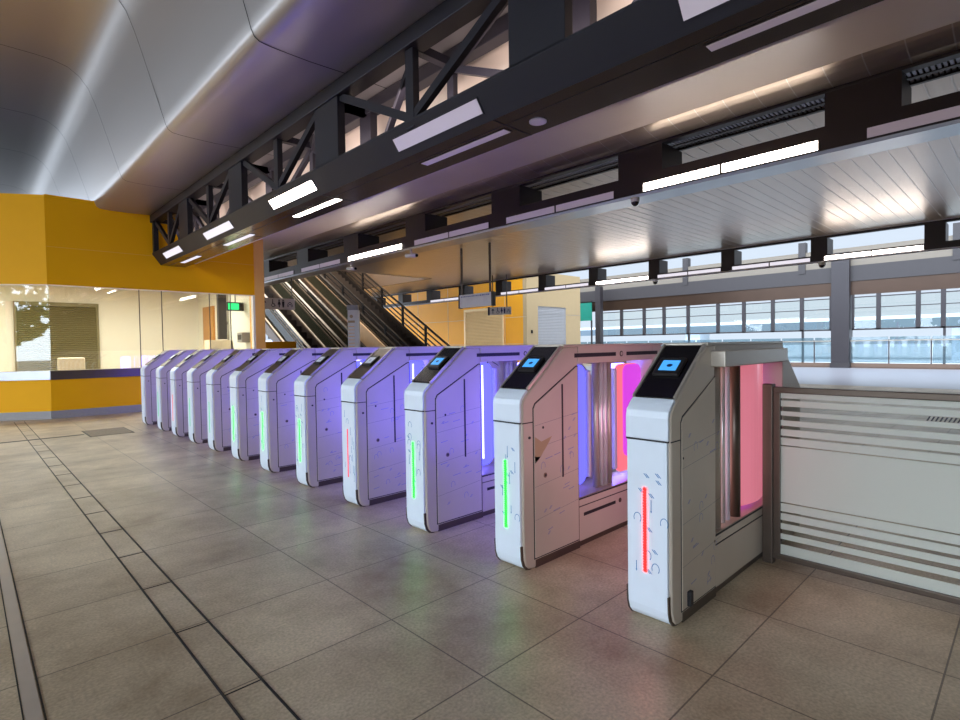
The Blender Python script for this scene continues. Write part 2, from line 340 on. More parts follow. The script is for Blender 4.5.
def make_gate(i, y0, led, bay, label, loclabels=None):
    rnd = random.Random(100 + i); near = i <= 5
    def flip(p): return [(GD - min(a, RE if i > 1 or a < .474 else .33), b) for a, b in p]
    GD = 1.64 if i == 1 else 1.76; RE = .33 if i == 1 else .475; LE = .42 if i == 1 else .475
    G = thing('fare_gate', (1.945, y0, 0), label, 'ticket gate', 'row of fare gates')
    MB().prism([(min(a, LE), b) for a, b in PED], 'y', -W, W).build('front_pedestal', 'film_side', G, 0.012, 3)
    MB().prism(flip(PED), 'y', -W, W).build('rear_pedestal', 'film_side', G, 0.012, 3)
    # white front cover with rounded foot
    c = [(0, .732), (0, .11), (.003, .066), (.014, .032), (.034, .010), (.06, .003), (.07, .016), (.05, .03), (.034, .05), (.026, .08), (.022, .12), (.022, .732)]
    mb = MB(); mb.prism(c, 'y', -0.087, 0.087)
    if i <= 7: marks(mb, lambda u, v: (-0.0006, u, v), -0.075, 0.05, 0.17, 0.70, 14 if near else 6, 1, 'v', rnd)
    fc = mb.build('front_cover', ['film_front', 'blue_ink'], G, 0.004)
    # corner foot guards
    for s in (-1, 1):
        MB().prism([(-.002, .13), (.001, .066), (.012, .030), (.033, .007), (.06, .0005), (.075, .0005), (.05, .03), (.034, .05), (.026, .08), (.018, .13)], 'y', s * 0.0885 - 0.003, s * 0.0885 + 0.003).build('foot_guard', 'dark_steel', G)
    # shoulder cap
    c = [(0, .738), (0, .825), (.006, .852), (.028, .876), (.056, .899), (.066, .886), (.036, .86), (.02, .84), (.014, .82), (.014, .738)]
    MB().prism(c, 'y', -0.092, 0.092).build('shoulder_cap', 'film_front', G, 0.004)
    mb = MB(); mb.box(-0.0005, 0.012, -0.09, 0.09, .732, .738); mb.box(0.01, .09, -W - .0008, -W + .001, .732, .737)
    mb.build('cap_joint', 'gasket', G)
    # reader panel on the slope
    d = Vector((.30, 0, .231)).normalized(); nrm = Vector((-d.z, 0, d.x)); base = Vector((.062, 0, .8985))
    P = lambda s, y, h: tuple(base + d * s + nrm * h + Vector((0, y, 0)))
    def slab(mb, s0, s1, y0_, y1_, h0, h1, mi=0):
        a = [P(s0, y0_, h0), P(s1, y0_, h0), P(s1, y1_, h0), P(s0, y1_, h0), P(s0, y0_, h1), P(s1, y0_, h1), P(s1, y1_, h1), P(s0, y1_, h1)]
        k = len(mb.v); mb.v += a
        for fcs in ((3, 2, 1, 0), (4, 5, 6, 7), (0, 1, 5, 4), (1, 2, 6, 5), (2, 3, 7, 6), (3, 0, 4, 7)): mb.f.append(tuple(k + t for t in fcs)); mb.m.append(mi); mb.sm.append(False)
        return mb
    rp = slab(MB(), 0.0, .335, -.082, .082, -.004, .006).build('reader_panel', 'black_glass' if i <= 3 else 'dark_steel', G, 0.004)
    slab(MB(), 0.0, .34, -.094, -.084, -.006, .009).build('side_rail', 'steel', rp)
    slab(MB(), 0.0, .34, .084, .094, -.006, .009).build('side_rail', 'steel', rp)
    slab(MB(), .125, .235, -.058, .058, .004, .020).build('display_bezel', 'bezel', rp, 0.006)
    sc = slab(MB(), .148, .212, -.040, .036, .0195, .0215)
    for k in range(10):
        pass
    cpt = []
    for k in range(14):
        t = 2 * math.pi * k / 14; cpt.append(P(.178 + .010 * math.sin(t), -.004 + .013 * math.cos(t), .0222))
    sc.quad(cpt, 1)
    sc.build('display', ['screen' if i <= 3 else 'screen_pale', 'screen_ink' if i <= 3 else 'screen_grey'], rp)
    # side panels
    sp = [(.095, .05), (.464, .05), (.464, .996), (.452, .996), (.108, .822), (.095, .80)]
    gk = [(.089, .044), (.470, .044), (.470, 1.002), (.450, 1.002), (.104, .828), (.089, .804)]
    if i == 1: sp = [(min(a, .41), b - (.03 if (a, b) == (.464, .996) or (a, b) == (.452, .996) else 0)) for a, b in sp]; gk = [(min(a, .416), b - (.03 if b > 1 else 0)) for a, b in gk]
    for sgn in (-1, 1):
        for fl in (False, True):
            if (sgn > 0 and i > 3) or (fl and i == 1): continue
            pf = flip if fl else (lambda p: p)
            t0, t1 = sorted((sgn * (W - .002), sgn * (W + .0012))); MB().prism(pf(gk), 'y', t0, t1).build('panel_gasket', 'gasket', G)
            t0, t1 = sorted((sgn * W, sgn * (W + .004)))
            mb = MB().prism(pf(sp), 'y', t0, t1)
            if sgn < 0 and not fl:
                ff = lambda u, v: (u, -W - .0046, v)
                if i <= 8: marks(mb, ff, .12, .43, .09, .78, 22 if near else 8, 1, 'h', rnd)
                for zz in (.22, .40, .60, .70):
                    z2 = zz + rnd.uniform(-.02, .02)
                    mb.quad([ff(.097, z2), ff(.463, z2 + .035), ff(.463, z2 + .037), ff(.097, z2 + .0018)], 2)
            mb.build('side_panel', ['film_side', 'grey_ink', 'film_line'], G, 0.0015, 1)
    f2 = lambda x, z, r, yy: None
    mb = MB()
    for (a, b, r) in (((.062, .66, .007), (.165, .70, .007)) if i > 1 else ((.105, .66, .005),)):
        mb.tube((a, -W + .001, b), (a, -W - .0052, b), r)
    mb.build('screw_hole', 'gasket', G)
    if i == 1: mb = MB(); mb.tube((.40, -W + .001, .25), (.40, -W - .0055, .25), .006)
    else: mb = MB(); mb.tube((.178, -W + .001, .455), (.178, -W - .0065, .455), .013); mb.tube((.178, -W - .006, .455), (.178, -W - .0075, .455), .007, mi=1)
    mb.build('door_lock', ['brass', 'gasket'], G)
    if i > 1: MB().box(.319, .331, -W - .0055, -W, .42, .91).build('sensor_slot', 'gasket', G)
    MB().box(.10, LE, -W - .001, W + .001, 0, .04).build('base_plate', 'dark_steel', G)
    # lower body under the opening
    lb = MB().box(LE, GD - RE, -W + .004, W - .004, 0.03, .262).build('lower_body', 'film_side', G, 0.004)
    mb = MB(); mb.box(LE, GD - RE, -W + .002, -W + .006, .262, .270); mb.box(LE, GD - RE, -W + .001, -W + .005, .222, .226)
    mb.build('body_seam', 'gasket', lb)
    MB().box(LE, GD - RE, -W + .012, W - .012, 0, .03).build('base_plate', 'dark_steel', G)
    MB().box(LE, GD - RE, -W + .004, W - .004, .262, .275).build('sill', 'steel', lb)
    if i != 1:
        mb = MB(); mb.box(.52, .84, -W + .002, -W + .006, .165, .183)
        mb.build('vent_slot', 'gasket', lb)
        mb = MB(); mb.tube((.89, -W + .006, .176), (.89, -W + .001, .176), .014); mb.build('round_port', 'dark_steel', lb)
    # top beam with slots
    tb = MB().box(LE, GD - RE, -W, W, 1.012, 1.106).build('top_beam', 'film_side', G, 0.004)
    MB().box(.34, GD - .34, -W - .004, W + .004, 1.104, 1.118).build('top_cover', 'steel' if i == 1 else 'film_side', G, 0.004)
    if i != 1:
        mb = MB(); mb.box(.44, .85, -W - .002, -W + .003, 1.046, 1.068); mb.box(.97, 1.35, -W - .002, -W + .003, 1.046, 1.068)
        mb.build('sensor_slot', 'gasket', G)
        mb = MB(); mb.tube((.91, -W + .002, 1.058), (.91, -W - .003, 1.058), .017); mb.tube((.91, -W - .002, 1.058), (.91, -W - .0042, 1.058), .010, mi=1)
        mb.build('round_port', ['dark_steel', 'film_side'], G)
    # status light on the front
    if led:
        mb = MB()
        if i <= 3:
            for k in range(30): mb.box(-.004, .001, .001, .015, .208 + k * .0112, .208 + k * .0112 + .0085)
            mb.box(-.002, .001, .002, .013, .205, .545)
        else: mb.box(-.003, .001, .003, .012, .205, .545)
        mb.build('status_light', led, G)
    # the opening: posts, flaps, lit panels
    def rounded(x0, x1, z0, z1, r, n=5):
        pts = []
        for cx, cz, a0 in ((x1 - r, z0 + r, -90), (x1 - r, z1 - r, 0), (x0 + r, z1 - r, 90), (x0 + r, z0 + r, 180)):
            for k in range(n + 1):
                t = math.radians(a0 + 90 * k / n); pts.append((cx + r * math.cos(t), cz + r * math.sin(t)))
        return pts
    cols = {'blue': ('glow_blue', 'glow_blue'), 'mix': ('glow_blue', 'glow_red'), 'red': ('glow_dim', 'glow_dim')}[bay]
    if i == 1:
        for (a, r, m_) in ((.445, .018, 'guard'), (.51, .028, 'steel'), (.60, .013, 'chrome'), (.655, .013, 'guard'), (.74, .028, 'dark_steel')):
            MB().tube((a, -.055, .275), (a, -.055, 1.02), r, 18).build('post', m_, G)
        mb = MB(); n = 12
        prof = [(.80 + .44 * k / n, -.02 - .045 * math.sin(math.pi * k / n)) for k in range(n + 1)]
        poly = prof + [(a, b + .012) for a, b in reversed(prof)]
        mb.prism(poly, 'z', .29, 1.012); mb.build('flap_glass', 'glow_dim', G)
        MB().prism(rounded(.50, .80, .3, 1.0, .05), 'y', .060, .072).build('light_panel', 'glow_red_side', G)
        MB().prism(rounded(.86, 1.29, .3, 1.0, .05), 'y', .060, .072).build('light_panel', 'glow_pink', G)
        MB().box(.375, 1.19, -W - .062, -W + .006, 1.012, 1.082).build('side_rail_box', 'steel', G, 0.005)
    else:
        fl = MB().prism(rounded(.482, .665, .31, 1.0, .06), 'y', -.012, 0).build('flap_glass', cols[0], G)
        MB().prism(rounded(.98, 1.27, .31, .99, .06), 'y', -.012, 0).build('flap_glass', cols[1], G)
        if bay == 'mix': MB().prism(rounded(1.06, 1.27, .40, .985, .05), 'y', -.022, -.014).build('light_panel', 'glow_pink', G)
        MB().box(.667, .695, -.03, .012, .34, .965).build('flap_guard', 'guard', G, 0.008)
        MB().box(.945, .975, -.03, .012, .34, .965).build('flap_guard', 'guard', G, 0.008)
        for a, m_ in ((.735, 'steel'), (.782, 'chrome'), (.825, 'chrome'), (.87, 'steel')):
            MB().tube((a, -.03, .27), (a, -.03, 1.014), .020, 14).build('post', m_, G)
        hot = 'glow_blue_hot'
        MB().prism(rounded(.49, .66, .31, .99, .05), 'y', .070, .080).build('light_panel', 'glow_blue_side', G)
        MB().prism(rounded(1.0, 1.25, .31, .99, .05), 'y', .070, .080).build('light_panel', 'glow_blue_side', G)
        if bay == 'blue':
            mb = MB(); mb.tube((.505, -.022, .36), (.505, -.022, .985), .009, 8); mb.tube((.56, -.022, .36), (.56, -.022, .985), .005, 8)
            mb.build('light_tube', 'glow_blue_hot', G)
    if i == 2:
        mb = MB(); q = lambda u, v: (u, -W - .0052, v)
        mb.quad([q(.100, .660), q(.150, .630), q(.235, .648), q(.19, .600), q(.140, .555), q(.100, .525)])
        mb.build('torn_patch', 'torn', G)['label'] = 'bare brown patch where the film is torn'
        mb = MB(); mb.quad([q(.100, .560), q(.14, .553), q(.16, .570), q(.100, .525)]); mb.build('torn_edge', 'gasket', G)
    if i == 1:
        MB().box(.135, .165, -W - .018, -W, .055, .115).build('door_stop', 'gasket', G, 0.004)
    return G

GX = 1.945
centers = [c_ * .982 for c_ in [1.098, 1.875, 2.653, 3.431, 4.196, 4.95, 5.69, 6.425, 7.145, 7.88, 8.60, 9.5]]
leds = ['led_red', 'led_green', 'led_green', 'led_pink', 'led_green', 'led_green', 'led_green', 'led_mint', 'led_mint', 'led_pink', 'led_mint', None]
glabels = ['nearest fare gate with red front light and steel side rail, beside the glass barrier',
           'second nearest fare gate, green light, torn film patch on its pinkish side',
           'third nearest fare gate, green front light, side glowing blue violet',
           'fourth fare gate from the glass barrier, with a thin red front light',
           'fifth fare gate from the glass barrier, green light, next beyond the red lit fourth',
           'sixth fare gate from the glass barrier, with narrow green front light',
           'seventh fare gate from the glass barrier, pale violet side, green light',
           'eighth fare gate from the glass barrier, fifth from the far end',
           'ninth fare gate from the glass barrier, fourth from the far end',
           'tenth fare gate from the barrier, third from the far end of the row',
           'last but one fare gate at the far end of the row',
           'farthest fare gate at the far end of the row, before the yellow booth']
for i, (yc, ld, lb) in enumerate(zip(centers, leds, glabels), 1):
    make_gate(i, yc, ld, 'red' if i == 1 else ('mix' if i == 2 else 'blue'), lb)

# ------------------------------------------------------------------ glass barrier beside the near gate
B = thing('glass_barrier', (2.93, 0.2, 0), 'low barrier of frosted striped glass in brown metal frame beside the nearest gate', 'barrier')
MB().box(-.025, .025, .722, .770, 0, .905).build('post', 'dark_steel', B, 0.004)
MB().box(-.025, .025, -1.25, -1.20, 0, .905).build('post', 'dark_steel', B, 0.004)
MB().box(-.02, .02, -1.2, .722, .862, .892).build('top_rail', 'dark_steel', B, 0.004)
MB().box(-.02, .02, -1.2, .722, .028, .056).build('bottom_rail', 'dark_steel', B, 0.004)
MB().box(-.018, .018, .69, .722, .056, .862).build('end_stile', 'dark_steel', B, 0.003)
MB().box(-.004, .004, -1.2, .69, .056, .862).build('glass_pane', 'glass', B)
gaps = [(.825, .836), (.772, .796), (.727, .750), (.683, .700), (.640, .650), (.598, .604), (.312, .318), (.262, .272), (.212, .228), (.160, .182), (.105, .132)]
mb = MB(); top = .862
for a, b in gaps:
    mb.box(-.0065, -.0045, -1.2, .69, b, top); top = a
mb.box(-.0065, -.0045, -1.2, .69, .056, top)
mb.build('frosted_bands', 'frost', B)
mb = MB()
for k in range(9):
    yy = .13 - k * .014
    mb.quad([(-.0072, yy, .774), (-.0072, yy - .006, .774), (-.0072, yy - .016, .794), (-.0072, yy - .010, .794)])
mb.build('etched_hatching', 'column', B)

# ------------------------------------------------------------------ vaulted metal ceiling over the unpaid side
prof = [(3.3, 3.62), (2.6, 3.61), (2.25, 3.595), (2.05, 3.595), (1.90, 3.597), (1.815, 3.605), (1.775, 3.63), (1.75, 3.68), (1.725, 3.77), (1.62, 4.13), (1.53, 4.43), (1.47, 4.62), (1.40, 4.80), (1.30, 4.94), (1.17, 5.03), (1.0, 5.07), (.8, 5.08), (.20, 5.08)]
vm = MB()
ys = [-7, -2.7, -.3, 2.0, 4.4, 6.9, 9.3, 11.7, 14, 17, 24]
vm.sweep(prof, 'y', -7, 24)
struct(vm.build('ceiling', 'vault'), 'curved satin metal ceiling', 'ceiling')
struct(MB().box(-9, .27, -7, 24, 5.08, 5.2).build('ceiling_left', 'roof_dark'), 'dark roof beyond the open slot at left', 'ceiling')  # out-of-view roof added to block sky and darken the vault's reflections
mb = MB()
for yy in ys[1:-1]:
    for p, q in zip(prof[:-1], prof[1:]):
        pz, qz = p[1] - .003, q[1] - .003; px, qx = p[0] - .002, q[0] - .002
        mb.quad([(px, yy - .006, pz), (px, yy + .006, pz), (qx, yy + .006, qz), (qx, yy - .006, qz)])
struct(mb.build('trim_4', 'joint'), 'fine dark joints of the curved ceiling panels', 'ceiling joint')

# ------------------------------------------------------------------ truss along the row
T = thing('roof_truss', (2.6, 5, 2.7), 'dark steel lattice truss with boxed soffit running above the row of gates', 'truss')
def tl(mb, name, m, bevel=0, par=None):
    o = mb.build(name, m, par if par else T, bevel); 
    if par is None: o.matrix_parent_inverse = Matrix.Translation((-2.6, -5, -2.7))
    return o
YE = 11.44
tl(MB().box(2.58, 2.74, -4, YE, 3.47, 3.605), 'top_chord', 'truss', 0.006)
tl(MB().box(3.02, 3.14, -4, YE, 3.48, 3.605), 'top_chord', 'truss', 0.006)
tl(MB().box(3.04, 3.14, -4, YE, 2.93, 3.01), 'lower_chord', 'truss')
# boxed bottom: fascia, soffit
tl(MB().prism([(2.600, 2.893), (2.738, 2.70), (2.76, 2.72), (2.64, 2.893)], 'y', -4, YE), 'fascia', 'truss')
sf = tl(MB().prism([(2.738, 2.70), (3.15, 2.70), (3.15, 2.78), (2.76, 2.78)], 'y', -4, YE), 'soffit', 'soffit')
tl(MB().box(2.60, 2.66, -4, YE, 2.893, 2.91), 'fascia_cap', 'truss')
mb = MB()
for yy in (-2.3, .19, 2.68, 5.17, 7.66, 10.15): mb.box(2.735, 3.152, yy - .005, yy + .005, 2.698, 2.71)
mb.box(2.86, 2.866, -4, YE, 2.6985, 2.702); tl(mb, 'soffit_joint', 'joint')
MODS = [-.28 - 2.46 * k for k in range(1, 2)][::-1] + [-.28, 2.17, 4.80, 7.20, 9.45, 11.3]
for yy in MODS:
    w = .225 if yy < 11 else .05
    tl(MB().box(2.60, 2.68, yy - w, yy + w, 2.90, 3.50), 'wide_post', 'truss', 0.004)
    tl(MB().box(3.04, 3.12, yy - .1, yy + .1, 2.80, 3.50), 'back_post', 'truss')
for a, b in zip(MODS[:-1], MODS[1:]):
    c = (a + b) / 2; wa, wb = .22, .22 if b < 11 else .05
    tl(MB().box(2.62, 2.68, c - .05, c + .05, 2.85, 3.50), 'slim_post', 'truss')
    tl(MB().box(3.05, 3.10, c - .04, c + .04, 2.85, 3.50), 'slim_post', 'truss')
    for e in (a + wa, b - wb):
        tl(MB().bar((2.65, c, 2.93), (2.65, e, 3.47), .05, .07), 'diagonal', 'truss')
        tl(MB().bar((3.07, c, 3.47), (3.07, e, 2.97), .05, .06), 'diagonal', 'truss')
    for e in (a, c, b):
        tl(MB().bar((2.66, e, 3.50), (3.08, e, 3.50), .07, .07), 'cross_brace', 'truss')
    tl(MB().bar((2.66, a + .2, 3.46), (3.08, c, 3.46), .05, .06), 'cross_brace', 'truss')
    tl(MB().bar((2.66, c, 3.40), (3.08, b - .2, 3.02), .05, .06), 'cross_brace', 'truss')
tl(MB().prism([(2.59, 2.90), (2.735, 2.695), (3.16, 2.695), (3.16, 2.90)], 'y', YE - .02, YE + .004), 'end_cap', 'soffit')
# lights of the truss
def fascia_light(y0, y1, m, label, soft):
    L_ = thing('fascia_light', (2.67, (y0 + y1) / 2, 2.8), label, 'light', 'slanted lights on the truss fascia')
    h = (y1 - y0) / 2; d = Vector((.138, 0, -.193)).normalized(); n = Vector((-d.z, 0, d.x)) * -1
    def sl(a, b, y0_, y1_, h0, h1):
        mb = MB(); c0 = Vector((2.669 - 2.67, 0, 2.7965 - 2.8)); pts = []
        for hh in (h0, h1):
            for s, yy in ((a, y0_), (b, y0_), (b, y1_), (a, y1_)): pts.append(tuple(c0 + d * s + n * -hh * -1 + Vector((0, yy, 0))))
        mb.v = pts
        for fcs in ((0, 1, 2, 3), (7, 6, 5, 4), (0, 4, 5, 1), (1, 5, 6, 2), (2, 6, 7, 3), (3, 7, 4, 0)): mb.f.append(fcs); mb.m.append(0); mb.sm.append(False)
        return mb
    sl(-.062, .062, -h - .01, h + .01, -.004, .006).build('frame', 'truss', L_)
    sl(-.052, .052, -h, h, .004, .009).build('diffuser', m, L_)
def soffit_light(y0, y1, m, label, xc=2.945):
    L_ = thing('soffit_light', (xc, (y0 + y1) / 2, 2.70), label, 'light', 'slot lights in the truss soffit')
    h = (y1 - y0) / 2
    MB().box(-.045, .045, -h - .012, h + .012, -.004, .01).build('frame', 'soffit', L_)
    MB().box(-.036, .036, -h, h, -.007, -.003).build('diffuser', m, L_)
words = ['unlit slanted truss light nearest the camera, cut by the top edge', 'unlit pale slanted truss light beside the round ceiling speaker', 'brightly lit slanted light on the truss fascia', 'small half lit slanted truss light left of the bright one', 'farthest slanted truss light close to the yellow wall']
words2 = ['unlit long soffit slot light nearest the camera at top', 'unlit soffit slot light beside the round speaker', 'brightly lit soffit slot light under the truss', 'dim soffit slot light above the booth glass', 'farthest soffit slot light next to the yellow wall']
for k, (a, b, m) in enumerate([(.25, 1.27, 'lamp_off'), (2.735, 3.74, 'lamp_off'), (5.19, 6.24, 'lamp_on'), (7.54, 8.62, 'lamp_soft'), (9.85, 10.83, 'lamp_soft')]):
    fascia_light(a, b, m, words[k], k); soffit_light(a, b - .02, m if k != 3 else 'lamp_soft', words2[k])
S = thing('ceiling_speaker', (2.99, 2.48, 2.70), 'round white speaker grille set in the truss soffit', 'speaker')
mb = MB(); mb.tube((0, 0, 0), (0, 0, -.008), .062, 28); mb.build('rim', 'white_plastic', S)
mb = MB(); mb.tube((0, 0, -.007), (0, 0, -.010), .050, 28); mb.build('grille', 'sign_grey', S)

# ------------------------------------------------------------------ cream ceiling between truss and second beam
cp = [(3.30, 3.45), (5.15, 3.45), (5.30, 3.455), (5.38, 3.46)]
struct(MB().sweep(cp, 'y', -7, 26).build('ceiling_side', 'ceil_cream'), 'cream ceiling between truss and beam', 'ceiling')
mb = MB(); y = -4.0
while y < 26:
    cpp = [(5.38, 3.46), (5.42, 3.445), (5.50, 3.425), (5.62, 3.405), (5.74, 3.40)]
    for p, q in zip(cpp[:-1], cpp[1:]):
        mb.quad([(p[0], y, p[1]), (q[0], y, q[1]), (q[0], y + .27, q[1]), (p[0], y + .27, p[1])])
        mb.quad([(p[0], y + .27, p[1] - .001), (q[0], y + .27, q[1] - .001), (q[0], y + .28, q[1] - .001), (p[0], y + .28, p[1] - .001)], 1)
    y += .28
struct(mb.build('trim_5', ['ribbed', 'ribline']), 'ribbed metal cove along the second beam', 'ceiling cove')
struct(MB().box(3.28, 3.34, -7, 12.2, 2.78, 3.63).build('wall_truss', 'ceil_cream'), 'pinkish cream upstand behind the truss', 'wall')
# ribbed main ceiling between the beams
mb = MB(); y = -4.0; ZC = 3.55
while y < 27:
    x1 = 14.6; segs = [(6.46, x1)] if y < 15.2 else [(12.3, x1)]
    for a, b in segs:
        mb.quad([(a, y, ZC), (b, y, ZC), (b, y + .185, ZC), (a, y + .185, ZC)])
        mb.quad([(a, y + .185, ZC - .003), (b, y + .185, ZC - .003), (b, y + .2, ZC - .003), (a, y + .2, ZC - .003)], 1)
        mb.quad([(a, y + .185, ZC), (b, y + .185, ZC), (b, y + .185, ZC - .003), (a, y + .185, ZC - .003)], 1)
        mb.quad([(a, y + .2, ZC), (b, y + .2, ZC), (b, y + .2, ZC - .003), (a, y + .2, ZC - .003)], 1)
    y += .2
struct(mb.build('ceiling_middle', ['ribbed', 'ribline']), 'ribbed metal ceiling between the two dark beams', 'ceiling')
mb = MB(); y = -4.0
while y < 15:
    mb.box(5.80, 6.44, y, y + .026, 3.50, 3.56); y += .042
mb.box(6.44, 6.48, -4, 15.2, 3.48, 3.56, 1); mb.box(6.05, 6.06, -4, 15.2, 3.49, 3.50, 1)
struct(mb.build('trim_6', ['louvre', 'beam']), 'blue grey louvre strip behind the second beam', 'louvre')
struct(MB().box(3.2, 14.9, -7, 15.2, 3.75, 3.85).build('ceiling_roof', 'roof_dark'), 'dark roof slab', 'ceiling')
struct(MB().box(5.4, 18.0, 15.0, 34, 6.8, 7.0).build('ceiling_void', 'roof_dark'), 'dark ceiling over the escalator void', 'ceiling')
# slanted soffit at the edge of the escalator void
struct(MB().prism([(12.3, 3.54), (12.3, 3.9), (6.6, 3.9), (6.6, 3.54)], 'y', 15.2, 15.35).build('trim_7', 'ceil_cream'), 'edge of the escalator void', 'ceiling edge')
struct(MB().box(12.2, 12.3, 15.2, 27, 3.54, 6.8).build('wall_void', 'esc_clad'), 'brown wall beside the escalator void', 'wall')

# ------------------------------------------------------------------ second beam (boxed, with openings and lights)
def box_beam(name, x, dep, yA, yB, zb, zl, zo0, zo1, zt, posts, pw, label, mats):
    b = thing(name, (x, (yA + yB) / 2, zb), label, 'beam'); iv = Matrix.Translation((-x, -(yA + yB) / 2, -zb))
    def add(mb, n, m, bev=0):
        o = mb.build(n, m, b, bev); o.matrix_parent_inverse = iv; return o
    add(MB().box(x, x + .10, yA, yB, zo1, zt), 'top_chord', mats[0], 0.005)
    add(MB().box(x + dep - .06, x + dep, yA, yB, zo1 + .12, zt + .10), 'top_chord', mats[0], 0.005)
    add(MB().prism([(x, zl), (x + .03, zl), (x + dep, zb + .09), (x + dep, zo0), (x, zo0)], 'y', yA, yB), 'bottom_chord', mats[0])
    add(MB().prism([(x + .01, zl), (x + .02, zb), (x + dep, zb + .07), (x + dep, zb + .10), (x + .03, zl + .01)], 'y', yA, yB), 'underside_lip', mats[1])
    for p in posts: add(MB().box(x + .004, x + dep - .1, p - pw / 2, p + pw / 2, zo0 - .01, zo1 + .01), 'post', mats[0])
    return b
P2 = [3.255 + 2.15 * k for k in range(-3, 9)]
b2 = box_beam('boxed_beam', 5.75, .60, -4, 22, 2.83, 2.86, 3.075, 3.372, 3.425, P2, .56, 'dark brown boxed beam with slot openings and light strips across mid ceiling', ('beam', 'lip'))
P3 = [1.52 + 2.08 * k for k in range(-2, 13)]
b3 = box_beam('boxed_beam', 14.5, .60, -4, 27, 2.93, 2.95, 3.10, 3.49, 3.57, P3, .34, 'farther dark boxed beam before the bright window wall', ('beam', 'lip'))
def beam_light(x, z, y0, y1, m, label, grp, h=.085):
    L_ = thing('strip_light', (x, (y0 + y1) / 2, z), label, 'light', grp)
    w = (y1 - y0) / 2
    MB().box(-.010, 0, -w - .01, w + .01, -h / 2 - .008, h / 2 + .008).build('frame', 'beam', L_)
    for a, b in ((-w, -.015), (.015, w)): MB().box(-.016, -.009, a, b, -h / 2, h / 2).build('diffuser', m, L_)
l2 = [(-.73, 1.06, 'lamp_off', 'unlit strip light at right picture edge on the middle beam'), (1.437, 3.195, 'lamp_on', 'bright strip light on the middle beam, right of the dome camera'),
      (3.593, 5.368, 'lamp_off', 'unlit strip light on the middle beam, left of the dome camera'), (5.738, 7.56, 'lamp_off', 'second unlit strip light left of the dome camera on middle beam'),
      (7.946, 9.778, 'lamp_on', 'bright strip light on the middle beam above the escalators'), (10.12, 11.88, 'lamp_off', 'unlit strip light next to the yellow booth column'),
      (12.3, 14.0, 'lamp_off', 'farthest unlit strip light behind the yellow booth column')]
for a, b, m, lb in l2: beam_light(5.75, 2.915, a, b, m, lb, 'strip lights on the middle beam')
for k in range(8):
    a = 1.72 + 2.08 * k - .02; on = k in (0, 3)
    lb = {0: 'bright strip light on far beam at right', 3: 'bright strip light on far beam above the shop corner'}.get(k, 'faint strip light on far beam, %s bay from the right edge' % ['', 'second', 'third', '', 'fifth', 'sixth', 'seventh', 'eighth'][k])
    beam_light(14.5, 3.02, a, a + 1.78, 'lamp_on' if on else 'lamp_soft', lb, 'strip lights on the far beam')  # glow on the unlit strips imitates the bright line under the beam
mb = MB(); mb.box(14.49, 14.505, -4, 27, 2.945, 2.965); mb.box(14.46, 14.49, -4, 27, 3.535, 3.55)
struct(mb.build('trim_8', 'trim_white'), 'thin white edge trim along the far beam', 'trim')  # white strips imitate the sky-bright edges of the beam

# cameras hanging from the beams
def dome_cam(x, y, z, label, s=1.0):
    c = thing('hanging_security_camera', (x, y, z), label, 'camera', 'security cameras under the beams')
    MB().tube((0, 0, 0), (0, 0, -.05 * s), .05 * s, 16).build('housing', 'white_plastic', c)
    MB().sphere((0, 0, -.05 * s), .045 * s, half=True).build('dome', 'smoke_dome', c)
    return c
def bullet_cam(x, y, z, label):
    c = thing('hanging_security_camera', (x, y, z), label, 'camera', 'security cameras under the beams')
    MB().tube((0, 0, .036), (0, 0, -.06), .02, 10).build('bracket', 'white_plastic', c)
    MB().tube((0, .14, -.06), (0, -.16, -.09), .035, 12).build('housing', 'white_plastic', c)
    MB().tube((0, -.155, -.089), (0, -.17, -.091), .028, 12).build('lens', 'smoke_dome', c)
dome_cam(5.80, 3.34, 2.836, 'white dome camera hanging beside the bright strip light on middle beam', 1.0)
bullet_cam(5.80, 7.75, 2.80, 'white bullet camera under middle beam above the hanging sign')
bullet_cam(5.80, 9.78, 2.80, 'white bullet camera under middle beam over the escalator')
dome_cam(14.56, 3.55, 2.95, 'small dome camera under the far beam near the grey column', 1.5)
dome_cam(14.56, 7.75, 2.95, 'small dome camera under the far beam above the nearest gate', 1.5)

# ------------------------------------------------------------------ yellow booth
CX, CY = 1.06, 11.40
da = Vector((-.85, .53, 0)); LA = 6.0
def A(t, z, off=0):      # point on the angled left face
    n = Vector((-.53, -.85, 0)); p = Vector((CX, CY, 0)) + da * t + n * off; return (p.x, p.y, z)
def slabA(mb, t0, t1, z0, z1, o0, o1, mi=0):
    pts = [A(t0, z0, o0), A(t1, z0, o0), A(t1, z1, o0), A(t0, z1, o0), A(t0, z0, o1), A(t1, z0, o1), A(t1, z1, o1), A(t0, z1, o1)]
    k = len(mb.v); mb.v += pts
    for fcs in ((0, 1, 2, 3), (7, 6, 5, 4), (0, 4, 5, 1), (1, 5, 6, 2), (2, 6, 7, 3), (3, 7, 4, 0)): mb.f.append(tuple(k + q for q in fcs)); mb.m.append(mi); mb.sm.append(False)
    return mb
BX = 4.46
# left angled face
mb = MB(); slabA(mb, 0, LA, 2.235, 3.705, -.12, 0); slabA(mb, 0, LA, .13, .66, -.12, 0); slabA(mb, 0, LA, 0, .13, -.12, 0.012, 1)
slabA(mb, 0, LA, 2.226, 2.237, -.12, -.005, 2)
struct(mb.build('wall_left', ['yellow', 'kick', 'cream_light']), 'angled yellow booth front at far left', 'wall')
mb = MB(); slabA(mb, -.02, LA, .652, .80, -.25, .04); struct(mb.build('trim_9', 'ledge_lit', None, 0.004), 'pale ticket ledge of the angled booth front', 'counter ledge')  # paler ledge than on the booth front
